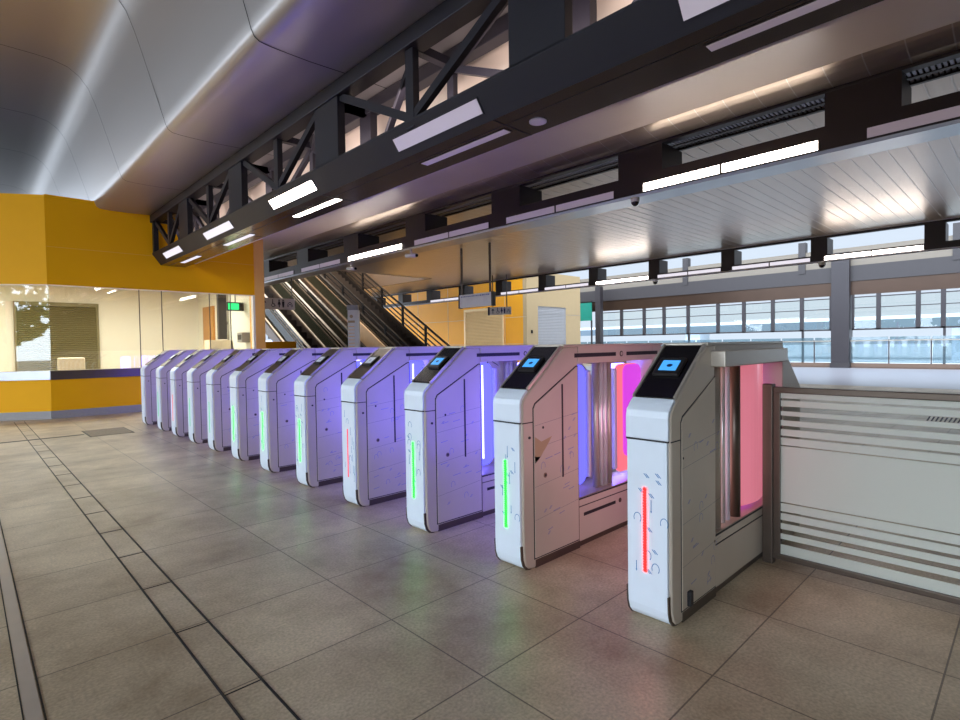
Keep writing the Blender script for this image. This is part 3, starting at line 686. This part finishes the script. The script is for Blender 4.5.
# front face along X
mb = MB(); mb.box(CX, BX, CY, CY + .12, 2.235, 3.72); mb.box(CX, 2.36, CY, CY + .12, .13, .66); mb.box(CX, 2.36, CY - .012, CY + .12, 0, .13, 1); mb.box(CX, BX, CY + .005, CY + .12, 2.226, 2.237, 2)
mb.box(CX + .005, BX, CY - .002, CY, 2.86, 2.865, 3)
struct(mb.build('wall_back', ['yellow', 'kick', 'cream_light', 'tan']), 'yellow booth front facing the gates', 'wall')
struct(MB().box(CX, 2.36, CY - .04, CY + .25, .652, .80).build('trim_10', 'dark_steel', None, 0.004), 'brown metal ticket ledge of the booth front', 'counter ledge')
struct(MB().box(BX, 4.66, CY - .02, CY + .3, 0, 3.42).build('trim_11', 'tan', None, 0.004), 'tan end column of the yellow booth', 'column')
struct(MB().box(4.42, BX, CY - .01, CY + .1, 0, 2.235).build('trim_12', 'cream_light'), 'white frame beside the tan column', 'frame')
# glazing
def pane(n, mbp, label):
    struct(mbp.build('window_%d' % n, 'glass_booth'), label, 'window')
pane(1, slabA(MB(), 0.01, LA, .80, 2.235, -.06, -.048), 'glass of the angled booth front reflecting trees')
pane(2, MB().box(CX + .01, 2.375, CY + .05, CY + .062, .80, 2.235), 'large booth glass above the brown ledge')
for k, (a, b) in enumerate([(2.385, 2.74), (2.75, 3.58), (3.59, 3.98), (3.99, 4.42)]):
    pane(3 + k, MB().box(a, b, CY + .05, CY + .062, .02, 2.235), ['narrow booth glass right of the ledge', 'wide booth glass before the oak door', 'booth glass before the grey duct', 'booth glass before the green exit sign'][k])
mb = MB()
for a in (2.38, 2.745, 3.585, 3.985): mb.box(a - .006, a + .006, CY + .045, CY + .067, 0, 2.235)
mb.box(CX, 4.42, CY + .04, CY + .07, 0, .02)
struct(mb.build('trim_13', 'far_grey'), 'slim joints of the booth glazing', 'glazing bar')
# room behind the glass
BY = 15.6
mb = MB(); mb.quad([(-6, BY, 0), (4.6, BY, 0), (4.6, BY, 2.75), (-6, BY, 2.75)]); mb.quad([(4.6, CY + .3, 0), (4.6, BY, 0), (4.6, BY, 2.75), (4.6, CY + .3, 2.75)]); 
mb.quad([(-6, 15, 0), (-6, 15.6, 0), (-6, 15.6, 2.75), (-6, 15, 2.75)])
struct(mb.build('wall_booth', 'cream_light'), 'white inner walls of the booth', 'wall')
struct(MB().quad([(-5, 15.5, 2.62), (CX, CY + .1, 2.62), (4.6, CY + .1, 2.62), (4.6, BY, 2.62), (-5, BY, 2.62)]).build('ceiling_booth', 'cream_light'), 'booth ceiling', 'ceiling')
mb = MB(); mb.quad([(-5, 15.2, 3.70), (CX, CY + .05, 3.70), (4.6, CY + .05, 3.70), (4.6, BY + 12, 3.70), (-9, BY + 12, 3.70), (-9, 17, 3.70)]); struct(mb.build('ceiling_boothroof', 'roof_dark'), 'booth roof', 'ceiling')  # runs on unseen past the booth to darken the vault's reflection
sh = thing('roller_shutter', (1.62, BY, 0), 'olive roller shutter on the wall inside the booth', 'shutter')
mb = MB()
for k in range(34): mb.prism([(-.035, .62 + k * .045), (-.05, .64 + k * .045), (-.035, .662 + k * .045), (-.01, .662 + k * .045), (-.01, .62 + k * .045)], 'x', -.05, .05)
mb = MB()
for k in range(34):
    z = .62 + k * .045; mb.prism([(-.02, z), (-.042, z + .02), (-.02, z + .043), (-.002, z + .043), (-.002, z)], 'x', -.72, .72)
mb.build('slats', 'shutter', sh)
mb = MB(); mb.box(-.77, -.72, -.05, 0, .55, 2.18); mb.box(.72, .77, -.05, 0, .55, 2.18); mb.box(-.77, .77, -.07, 0, 2.15, 2.24); mb.build('guide_frame', 'shutter', sh)
d = MB().box(4.54, 4.595, 14.30, 15.05, 0, 2.2).build('door_1', 'wood'); struct(d, 'oak door inside the booth', 'door')
mb = MB(); mb.tube((4.54, 14.4, 1.02), (4.49, 14.4, 1.02), .012); mb.tube((4.49, 14.4, 1.02), (4.49, 14.5, 1.02), .012); mb.build('door_handle', 'black_metal', d)
E_ = thing('exit_sign', (4.24, 12.35, 2.06), 'small green lit exit sign hanging behind the booth glass', 'sign')
MB().box(-.02, .34, -.02, .03, -.10, .09).build('housing', 'far_grey', E_, 0.004)
MB().box(.0, .23, -.026, -.021, -.075, .065).build('lit_face', 'exit_green', E_)
MB().tube((.16, 0, .09), (.16, 0, .56), .012, 8).build('hanger', 'far_grey', E_)
du = thing('duct_riser', (4.46, 13.4, 1.35), 'grey cable duct riser behind the booth glass', 'duct')
MB().box(-.09, .09, -.06, .06, 0, 1.27).build('casing', 'far_grey', du); MB().box(.09, .12, -.05, .05, .35, .42).build('bracket', 'kick', du)
cb = thing('wall_cabinet', (4.36, 13.3, 0.0), 'cream cabinet standing below the grey duct in the booth', 'cabinet')
MB().box(-.28, .22, -.18, .18, 0, 1.33).build('carcass', 'cream', cb, 0.004); MB().box(-.27, -.03, -.19, -.18, .04, 1.30).build('door', 'cream', cb); MB().box(-.02, .21, -.19, -.18, .04, 1.30).build('door', 'cream', cb)
pb = thing('control_panel', (4.52, 12.2, 1.26), 'small grey control panel on booth wall below the exit sign', 'panel')
MB().box(-.10, .07, -.14, .14, 0, .22).build('case', 'kick', pb, 0.004); MB().box(-.104, -.10, -.10, .10, .06, .17).build('face', 'far_grey', pb)
ch = thing('office_chair', (1.55, 13.1, 0), 'pale office chair behind the booth counter, only its back showing', 'chair')
MB().box(-.22, .22, .0, .06, .62, 1.0).build('backrest', 'cream', ch, 0.03, 3); MB().box(-.22, .22, -.42, .02, .44, .52).build('seat', 'cream', ch, 0.02, 3); MB().tube((0, -.2, .06), (0, -.2, .45), .03).build('gas_stem', 'black_metal', ch)
mb = MB()
for k in range(5):
    t = 2 * math.pi * k / 5; mb.bar((0, -.2, .06), (.28 * math.cos(t), -.2 + .28 * math.sin(t), .04), .04, .03); mb.tube((.28 * math.cos(t) - .02, -.2 + .28 * math.sin(t), .03), (.28 * math.cos(t) + .02, -.2 + .28 * math.sin(t), .03), .03)
mb.build('base', 'black_metal', ch)
# booth ceiling lights
def booth_light(x, y, w, l, lb):
    o = thing('ceiling_light', (x, y, 2.62), lb, 'light', 'ceiling lights in the booth')
    MB().box(-w - .02, w + .02, -l - .02, l + .02, -.03, 0).build('frame', 'white_plastic', o); MB().box(-w, w, -l, l, -.035, -.03).build('diffuser', 'lamp_on', o)
booth_light(1.2, 13.4, .07, .3, 'booth ceiling light above the olive shutter')
booth_light(3.6, 12.9, .45, .06, 'long booth ceiling light above the oak door')
booth_light(-.6, 13.9, .07, .3, 'booth ceiling light behind the angled glass')
booth_light(2.6, 12.4, .07, .3, 'booth ceiling light above the narrow glass')

# ------------------------------------------------------------------ escalators and stairs
TN = math.tan(math.radians(30)); YS = 13.6
def incl(mb, x0, x1, zlo, zhi, ya, yb, mi=0):
    # slanted slab parallel to the flight: z offsets from the nosing line
    f = lambda y: (y - YS) * TN
    return mb.prism([(ya, max(0, f(ya) + zlo)), (yb, f(yb) + zlo), (yb, f(yb) + zhi), (ya, f(ya) + zhi)], 'x', x0, x1, mi)
def escalator(x0, x1, label, left_m, right_m):
    e = thing('escalator', ((x0 + x1) / 2, YS, 0), label, 'escalator'); iv = Matrix.Translation((-(x0 + x1) / 2, -YS, 0))
    def add(mb, n, m, bv=0):
        o = mb.build(n, m, e, bv); o.matrix_parent_inverse = iv; return o
    YB = 22.5
    mb = MB(); f = lambda y: (y - YS) * TN
    for k in range(int((YB - YS) / .35)):
        ya = YS + k * .35; z = f(ya); mb.box(x0 + .18, x1 - .18, ya, ya + .36, max(0, z - .2), z + .2)
    add(mb, 'steps', 'step')['kind'] = 'stuff'
    for xa, xb, m, nm in ((x0, x0 + .16, left_m, 'left_cladding'), (x1 - .16, x1, right_m, 'right_cladding')):
        add(incl(MB(), xa, xb, -.75, .28, YS - .5, YB), nm, m)
    for xc in (x0 + .08, x1 - .08):
        g = add(incl(MB(), xc - .006, xc + .006, .28, .86, YS - .6, YB), 'balustrade_glass', 'glass_dark')
        mb = MB(); fz = lambda y: max(.86, f(y) + .92)
        mb.bar((xc, YS - .75, .90), (xc, YS - .15, .90), .09, .06); mb.bar((xc, YS - .15, .90), (xc, YB, f(YB) + .92), .09, .06)
        mb.tube((xc - .04, YS - .75, .62), (xc + .04, YS - .75, .62), .30, 20)
        add(mb, 'handrail', 'black_metal')
        mb = MB(); mb.bar((xc - .05, YS + .1, f(YS + .1) + .80), (xc - .05, YB, f(YB) + .80), .02, .035); mb.bar((xc - .09, YS - .1, f(YS - .1) + .30), (xc - .09, YB, f(YB) + .30), .02, .03); add(mb, 'rail_trim', 'rail_light')
    return e
escalator(6.75, 8.05, 'left escalator with tan cladding rising beside the yellow booth', 'esc_tan', 'esc_clad')
RE_ = escalator(8.5, 9.75, 'right escalator with dark brown cladding beside the staircase', 'esc_clad', 'esc_clad')
o = incl(MB(), 9.50, 9.56, .10, .80, YS - .1, YS + 2.2).build('cream_panel', 'esc_cream', RE_); o.matrix_parent_inverse = Matrix.Translation((-(8.5 + 9.75) / 2, -YS, 0)); o['label'] = 'cream slanted lower side panel'
st = thing('staircase', (11.0, YS, 0), 'dark staircase with black railings right of the escalators', 'stairs'); iv = Matrix.Translation((-11.0, -YS, 0))
f = lambda y: (y - YS) * TN
mb = MB()
for k in range(32): mb.box(10.25, 11.75, YS + k * .28, YS + k * .28 + .3, max(0, f(YS + k * .28) - .15), f(YS + k * .28) + .16)
o = mb.build('steps', 'step', st); o.matrix_parent_inverse = iv
for xx, nm in ((10.1, 'left_stringer'), (11.78, 'right_stringer')):
    o = MB().prism([(YS - .2, 0), (YS + 9, 0), (YS + 9, f(YS + 9) + .26), (YS - .2, .16)], 'x', xx, xx + .12)
    for k in range(6):
        ys_ = YS + .6 + k * 1.2; o.box(xx - .002, xx, ys_, ys_ + .012, .02, f(ys_) + .2, 1)
    o = o.build(nm, ['esc_clad' if xx < 11 else 'black_metal', 'black_metal'], st); o.matrix_parent_inverse = iv
for xx in (10.16, 11.84):
    mb = MB()
    for hz in (1.0, .8, .6, .42): mb.bar((xx, YS, f(YS) + hz), (xx, YS + 9, f(YS + 9) + hz), .04 if hz < 1 else .06, .03 if hz < 1 else .05)
    o = mb.build('railing', 'black_metal', st); o.matrix_parent_inverse = iv
    for k in range(7):
        yy = YS + .1 + k * 1.35; o = MB().box(xx - .035, xx + .035, yy - .035, yy + .035, f(yy) + .2, f(yy) + 1.02).build('railing_post', 'black_metal', st); o.matrix_parent_inverse = iv
py = thing('information_pylon', (7.72, 12.95, 0), 'slim white pylon with orange emblem standing before the escalators', 'pylon', rz=math.radians(-38))
MB().box(-.15, .05, -.1, .1, 0, 2.12).build('body', 'white_plastic', py, 0.005); MB().box(.05, .15, -.1, .1, 0, 2.12).build('edge_panel', 'white_plastic', py, 0.005); MB().box(-.17, .13, -.08, .08, 2.12, 2.26).build('cap', 'kick', py)
mb = MB(); mb.tube((-.05, -.101, 1.95), (-.05, -.104, 1.95), .045, 20); mb.box(-.14, .04, -.104, -.1, 1.78, 1.84); mb.build('emblem', 'torn', py)
mb = MB()
for k in range(14): mb.box(-.13, .03, -.103, -.1, .5 + k * .09, .515 + k * .09)
mb.build('printed_lines', 'tan', py)
lw = MB().box(5.6, 6.7, 14.3, 14.4, 0, 1.3); struct(lw.build('wall_yellow', 'yellow'), 'low yellow wall left of the escalators', 'wall')

# ------------------------------------------------------------------ shops at the back
mb = MB(); mb.box(18, 18.2, 15.7, 34, 0, 4.4); 
for z in (1.15, 2.35): mb.box(17.99, 18.0, 15.7, 34, z, z + .015, 1)
for yy in (17.0, 21.0, 23.5): mb.box(17.99, 18.0, yy, yy + .015, 0, 4.4, 1)
struct(mb.build('wall_shop', ['yellow_tile', 'cream']), 'yellow shop wall under the far beam', 'wall')
mb = MB(); mb.box(17.99, 18.75, 15.68, 15.9, 0, 4.4); mb.box(20.85, 22.0, 15.7, 15.9, 0, 4.4); mb.box(18.75, 20.85, 15.7, 15.9, 2.85, 4.4); mb.box(21.9, 22.0, 15.9, 34, 0, 4.4); mb.box(18.02, 22, 15.69, 15.7, 2.5, 2.515, 1)
struct(mb.build('wall_shopfront', ['shop_cream', 'kick']), 'cream shop front at the corner', 'wall')
def shut(loc, w, h, rz, m, label, n=40):
    s = thing('roller_shutter', loc, label, 'shutter', rz=rz); mb = MB(); st_ = h / n
    for k in range(n):
        z = k * st_; mb.prism([(-.02, z), (-.04, z + st_ * .5), (-.02, z + st_ * .95), (0, z + st_ * .95), (0, z)], 'x', -w / 2, w / 2)
    mb.build('slats', m, s)
    mb = MB(); mb.box(-w / 2 - .09, -w / 2, -.06, 0, 0, h + .12); mb.box(w / 2, w / 2 + .09, -.06, 0, 0, h + .12); mb.box(-w / 2, w / 2, -.06, 0, h, h + .12); mb.build('guide_frame', m, s)
shut((19.8, 15.78, 0), 2.08, 2.83, 0, 'shutter_pale', 'pale closed roller shutter in the cream shop front')
shut((17.99, 18.4, 0), 2.5, 2.75, -math.pi / 2, 'shutter_tan', 'tan closed roller shutter in the yellow shop wall')
box_ = thing('wall_box', (18.3, 15.69, 1.62), 'small dark call box on the cream shop front', 'box'); MB().box(-.05, .05, -.05, .01, 0, .14).build('case', 'black_metal', box_, 0.005)

# ------------------------------------------------------------------ hanging signs
def person(mb, x, s, mi, skirt=False, y=0):
    c = []
    for k in range(12):
        t = 2 * math.pi * k / 12; c.append((x + .02 * s * math.cos(t), y, .085 * s + .02 * s * math.sin(t)))
    mb.quad(c, mi)
    if skirt: mb.quad([(x - .018 * s, y, .06 * s), (x + .018 * s, y, .06 * s), (x + .04 * s, y, -.02 * s), (x - .04 * s, y, -.02 * s)], mi); mb.quad([(x - .015 * s, y, -.02 * s), (x + .015 * s, y, -.02 * s), (x + .012 * s, y, -.085 * s), (x - .012 * s, y, -.085 * s)], mi)
    else: mb.quad([(x - .03 * s, y, .06 * s), (x + .03 * s, y, .06 * s), (x + .028 * s, y, -.01 * s), (x + .018 * s, y, -.085 * s), (x - .018 * s, y, -.085 * s), (x - .028 * s, y, -.01 * s)], mi)
def wheelchair(mb, x, s, mi, y=0):
    n = 14; r0, r1 = .034 * s, .047 * s
    for k in range(n):
        a, b = [math.radians(150 + 230 * (k + q) / n) for q in (0, 1)]
        mb.quad([(x + r0 * math.cos(a), y, -.035 * s + r0 * math.sin(a)), (x + r1 * math.cos(a), y, -.035 * s + r1 * math.sin(a)), (x + r1 * math.cos(b), y, -.035 * s + r1 * math.sin(b)), (x + r0 * math.cos(b), y, -.035 * s + r0 * math.sin(b))], mi)
    c = []
    for k in range(12):
        t = 2 * math.pi * k / 12; c.append((x - .012 * s + .016 * s * math.cos(t), y, .085 * s + .016 * s * math.sin(t)))
    mb.quad(c, mi)
    mb.quad([(x - .024 * s, y, .062 * s), (x - .002 * s, y, .062 * s), (x + .004 * s, y, .0), (x + .04 * s, y, .0), (x + .06 * s, y, -.06 * s), (x + .045 * s, y, -.065 * s), (x + .028 * s, y, -.018 * s), (x - .02 * s, y, -.018 * s)], mi)
def arrowp(mb, x, s, mi, up=True, y=0):
    mb.quad([(x - .012 * s, y, -.08 * s), (x + .012 * s, y, -.08 * s), (x + .012 * s, y, .02 * s), (x - .012 * s, y, .02 * s)], mi); mb.quad([(x - .05 * s, y, .015 * s), (x + .05 * s, y, .015 * s), (x, y, .085 * s)], mi)
def surau(mb, x, s, mi, y=0):
    for r0, r1 in ((.055, .065), (.03, .04)):
        for k in range(10):
            a, b = [math.radians(180 * (k + q) / 10) for q in (0, 1)]
            mb.quad([(x + r0 * s * math.cos(a), y, -.06 * s + 1.6 * r0 * s * math.sin(a)), (x + r1 * s * math.cos(a), y, -.06 * s + 1.6 * r1 * s * math.sin(a)), (x + r1 * s * math.cos(b), y, -.06 * s + 1.6 * r1 * s * math.sin(b)), (x + r0 * s * math.cos(b), y, -.06 * s + 1.6 * r0 * s * math.sin(b))], mi)
s1 = thing('direction_sign', (5.50, 12.85, 2.20), 'grey sign of black pictograms hanging beside the tan booth column', 'sign')
MB().box(-.52, .50, -.03, .03, -.135, .135).build('board', 'sign_grey', s1, 0.004)
mb = MB()
arrowp(mb, -.26, .9, 0, y=-.031); wheelchair(mb, -.05, 1.0, 0, -.031); person(mb, .10, 1.0, 0, True, -.031); person(mb, .20, 1.0, 0, False, -.031); surau(mb, .37, 1.1, 0, -.031)
mb.build('pictograms', 'ink', s1); MB().box(.43, .45, -.01, .01, .135, .64).build('hanger', 'far_grey', s1)
s2 = thing('direction_sign', (9.1, 9.55, 2.22), 'large pale sign hanging on two long rods from the ribbed ceiling', 'sign', rz=-math.pi / 2)
MB().box(-.56, .56, -.05, .05, -.16, .16).build('board', 'sign_grey', s2, 0.004); MB().box(-.60, -.56, -.055, .055, -.17, .17).build('end_cap', 'far_grey', s2); MB().box(.56, .60, -.055, .055, -.17, .17).build('end_cap', 'far_grey', s2)
for xx in (-.52, .48): MB().box(xx - .02, xx + .02, -.02, .02, .16, 1.33).build('rod', 'dark_steel', s2)
mb = MB(); x = -.5
while x < .48:
    w = random.uniform(.02, .08); mb.box(x, x + w, -.052, -.05, .095, .122); x += w + .02
mb.build('small_print', 'grey_ink', s2)
s3 = thing('direction_sign', (13.5, 12.95, 2.30), 'small pictogram sign hanging before the yellow shop wall', 'sign', rz=-math.radians(62))
MB().box(-.40, .36, -.03, .03, -.13, .13).build('board', 'white_plastic', s3, 0.004); MB().box(-.46, -.40, -.035, .035, -.14, .14).build('end_cap', 'navy', s3)
mb = MB(); arrowp(mb, -.28, 1.1, 0, y=-.031); wheelchair(mb, -.10, 1.1, 0, -.031); person(mb, .04, 1.1, 0, True, -.031); person(mb, .14, 1.1, 0, False, -.031); surau(mb, .28, 1.1, 0, -.031); mb.build('pictograms', 'navy', s3)
MB().box(.20, .23, -.012, .012, .13, 1.24).build('hanger', 'dark_steel', s3); MB().box(-.30, -.27, -.012, .012, .13, 1.24).build('hanger', 'dark_steel', s3)

# ------------------------------------------------------------------ far window wall
FX = 25.5
mb = MB(); mb.box(FX, FX + .3, -3, 34, 0, .05); mb.box(FX - .02, FX + .1, -3, 34, .05, .20)
struct(mb.build('baseboard_right', 'curb'), 'brown curb under the far glass balustrade', 'curb')
col = thing('grey_column', (FX + .12, 5.55, 0), 'wide grey steel column at the far window wall', 'column'); MB().box(-.3, .3, -.31, .31, 0, 4.6).build('shaft', 'column', col, 0.01); MB().box(-.33, .33, -.34, .34, 0, .2).build('base_collar', 'far_grey', col)
mb = MB(); mb.box(FX + .05, FX + .25, -3, 34, 2.90, 3.44); struct(mb.build('trim_14', 'bronze'), 'bronze fascia above the far windows', 'fascia')
mb = MB(); mb.box(FX, FX + .3, -3, 34, 3.44, 4.05); struct(mb.build('wall_right', 'far_grey'), 'dark grey band above the bronze fascia', 'wall')
edges = [-2.7, 2.05, 6.95, 12.0, 17.0, 22.0]
for k, (a, b) in enumerate(zip(edges[:-1], edges[1:])):
    struct(MB().box(FX + .02, FX + .2, a + .12, b - .12, 4.05, 4.78).build('trim_%d' % (15 + k), 'cream_dim'), 'cream infill panel high on the far wall', 'panel')
mb = MB()
for e in edges: mb.box(FX - .03, FX + .3, e - .13, e + .13, 3.9, 5.2)
struct(mb.build('trim_20', 'far_grey'), 'dark posts between the cream panels', 'post')
wid = 0
mull = [17.0, 15.6, 14.27, 13.17, 11.92, 10.48, 9.32, 8.11, 6.98, 5.9, 5.2, 4.34, 3.14, 2.43, 1.2, 0]
for k, (a, b) in enumerate(zip(mull[:-1], mull[1:])):
    if k == 9: continue
    main = k in (4, 8, 13)
    w = .07
    fr = MB(); fr.box(FX + .08, FX + .16, b + w, a - w, 2.78, 2.82); fr.box(FX + .08, FX + .16, b + w, a - w, 2.36, 2.39); fr.box(FX + .06, FX + .18, b, a, 1.50, 1.56)
    fr.box(FX + .06, FX + .18, a - w, a, (0.2 if main else 1.5), 2.90); fr.box(FX + .06, FX + .18, b, b + w, 1.5, 2.90)
    wd = fr.build('window_%d' % (7 + k), 'column'); struct(wd, 'far window bay with dark mullions', 'window')
    MB().box(FX + .11, FX + .12, b + w, a - w, 1.56, 2.78).build('pane', 'glass', wd)
bl = thing('glass_balustrade', (FX, 8, .2), 'pale blue glass balustrade along the brown curb under the far windows', 'balustrade'); iv = Matrix.Translation((-FX, -8, -.2))
y = -1.0
while y < 20:
    o = MB().box(FX + .03, FX + .045, y + .03, y + 1.22, .22, 1.22).build('glass_panel', 'glass_blue', bl); o.matrix_parent_inverse = iv
    o = MB().box(FX + .01, FX + .06, y - .02, y + .02, .2, 1.12).build('post', 'column', bl); o.matrix_parent_inverse = iv
    y += 1.25
o = MB().box(FX + .0, FX + .07, -1, 20.3, 1.06, 1.10).build('handrail', 'steel', bl); o.matrix_parent_inverse = iv
tp = thing('teal_sign_panel', (FX - .3, 18.1, 2.4), 'teal green panel at the left end of the far windows', 'panel'); MB().box(-.02, .02, -.9, .42, 0, 1.0).build('board', 'teal', tp); MB().box(-.03, .03, -.9, .42, 1.0, 1.06).build('top_frame', 'black_metal', tp); MB().box(-.04, .04, -.9, -.84, -2.4, 0).build('leg', 'column', tp); MB().box(-.04, .04, .36, .42, -2.4, 0).build('leg', 'column', tp)
pc = thing('slim_column', (FX - .5, 16.6, 0), 'slim dark column between the shop and the far windows', 'column'); MB().box(-.14, .14, -.16, .16, 0, 4.2).build('shaft', 'column', pc); MB().box(-.17, .17, -.19, .19, 0, .12).build('base_collar', 'far_grey', pc)

# ------------------------------------------------------------------ outside
struct(MB().quad([(26, -120, -1.0), (300, -120, -1.0), (300, 300, -1.0), (26, 300, -1.0)]).build('floor_outside', 'ground'), 'pale ground outside the far windows', 'ground')
struct(MB().quad([(15.6, -7, .004), (25.5, -7, .004), (25.5, 15.6, .004), (15.6, 15.6, .004)]).build('floor_platform', 'pale_tile'), 'pale platform floor beyond the far beam', 'floor')  # paler sheet: daylight on the far floor is put into its colour
vd = thing('viaduct', (70, 40, -1), 'grey blue viaduct with green parapet beyond the far windows', 'viaduct'); iv = Matrix.Translation((-70, -40, 1))
def ad(mb, n, m):
    o = mb.build(n, m, vd); o.matrix_parent_inverse = iv
ad(MB().box(68, 76, -60, 200, 2.5, 3.5), 'deck', 'concrete'); ad(MB().box(67.6, 68, -60, 200, 2.3, 3.15), 'parapet', 'concrete_green')
for k in range(9): ad(MB().box(70, 73, -50 + k * 27, -48 + k * 27, -1, 2.5), 'pier', 'concrete')
def tree(x, y, z, s, label, m='leaf'):
    t = thing('tree', (x, y, z), label, 'tree', 'trees outside'); rnd = random.Random(int(x * 7 + y * 13))
    MB().tube((0, 0, 0), (0, 0, 1.6 * s), .12 * s, 10, r2=.07 * s).build('trunk', 'bark', t)
    mb = MB()
    for _ in range(380):
        th, ph = rnd.uniform(0, 6.283), math.acos(rnd.uniform(-1, 1)); r = s * rnd.uniform(.5, 1.05)
        c = Vector((r * math.sin(ph) * math.cos(th), r * math.sin(ph) * math.sin(th), 2.1 * s + .8 * r * math.cos(ph)))
        a = Vector((rnd.uniform(-1, 1), rnd.uniform(-1, 1), rnd.uniform(-1, 1))).normalized() * .16 * s; b = a.orthogonal().normalized() * .12 * s
        mb.quad([c - a, c + b, c + a, c - b])
    mb.build('foliage', m, t)
for k, (x, y, s) in enumerate([(-11, 1.0, 1.5), (-12, 5.0, 1.7), (-11, 9.2, 1.5)]):
    tree(x, y, -.8, s, ['first', 'second', 'third'][k] + ' leafy tree outside at left, seen only as reflection in the booth glass')
struct(MB().quad([(-120, -100, -.8), (-9, -100, -.8), (-9, 150, -.8), (-120, 150, -.8)]).build('floor_street', 'street'), 'pale street outside at left', 'ground')
for k, yy in enumerate((7.3, 8.6)):
    rp_ = thing('street_post', (-7.4, yy, -.8), 'red street post outside at left, %s, mirrored in the angled booth glass' % ('nearer the camera' if k == 0 else 'nearer the booth'), 'post', 'red posts outside')
    MB().tube((0, 0, 0), (0, 0, 3.4), .10, 14).build('shaft', 'red_paint', rp_); MB().tube((0, 0, 0), (0, 0, .15), .16, 14).build('base', 'column', rp_)
# unseen dark wall added beside the camera to cut light
struct(MB().box(-9, 26, -7.2, -7, 0, 6).build('wall_front', 'roof_dark'), 'plain wall out of view', 'wall')

# ------------------------------------------------------------------ lights: sky, booth lamps, added fill lights
w = bpy.data.worlds.new('sky'); SC.world = w; w.use_nodes = True; nt = w.node_tree; bg = nt.nodes['Background']
tc = nt.nodes.new('ShaderNodeTexCoord'); sp = nt.nodes.new('ShaderNodeSeparateXYZ'); nt.links.new(tc.outputs['Generated'], sp.inputs[0])
cr = nt.nodes.new('ShaderNodeValToRGB'); nt.links.new(sp.outputs[2], cr.inputs[0])
e = cr.color_ramp.elements; e[0].position = 0.0; e[0].color = (.74, .86, 1, 1); e[1].position = .4; e[1].color = (.74, .84, 1, 1)

# the sky is brighter on the open street side (-X)
mr = nt.nodes.new('ShaderNodeMapRange'); nt.links.new(sp.outputs[0], mr.inputs[0]); mr.inputs[1].default_value = -0.6; mr.inputs[2].default_value = 0.3; mr.inputs[3].default_value = 3.2; mr.inputs[4].default_value = 0.46
nt.links.new(cr.outputs[0], bg.inputs['Color']); nt.links.new(mr.outputs[0], bg.inputs['Strength'])
def area(name, loc, rot, sx, sy, energy, col):
    l = bpy.data.lights.new(name, 'AREA'); l.shape = 'RECTANGLE'; l.size = sx; l.size_y = sy; l.energy = energy; l.color = col
    o = bpy.data.objects.new(name, l); COL.objects.link(o); o.location = loc; o.rotation_euler = rot; return o
area('booth_lamp', (2.2, 13.2, 2.55), (0, 0, 0), 3.5, 1.5, 80, (1, .97, .90))
area('booth_lamp', (-1.5, 14.2, 2.55), (0, 0, 0), 3, 1.0, 45, (1, .97, .90))

area('truss_cove_lamp', (2.74, 3.8, 3.15), (0, -math.pi / 2, 0), .3, 14, 48, (1, .84, .84))  # added pinkish fill inside the truss, brightens the panels behind it
area('escalator_hall_lamp', (9.3, 18.5, 6.7), (0, 0, 0), 3, 4, 430, (1, .84, .66))  # added warm fill to lift the dark escalator hall
SC.view_settings.view_transform = 'Standard'; SC.view_settings.look = 'None'; SC.view_settings.gamma = 1; SC.view_settings.use_curve_mapping = False
SC.view_settings.exposure = 1.1
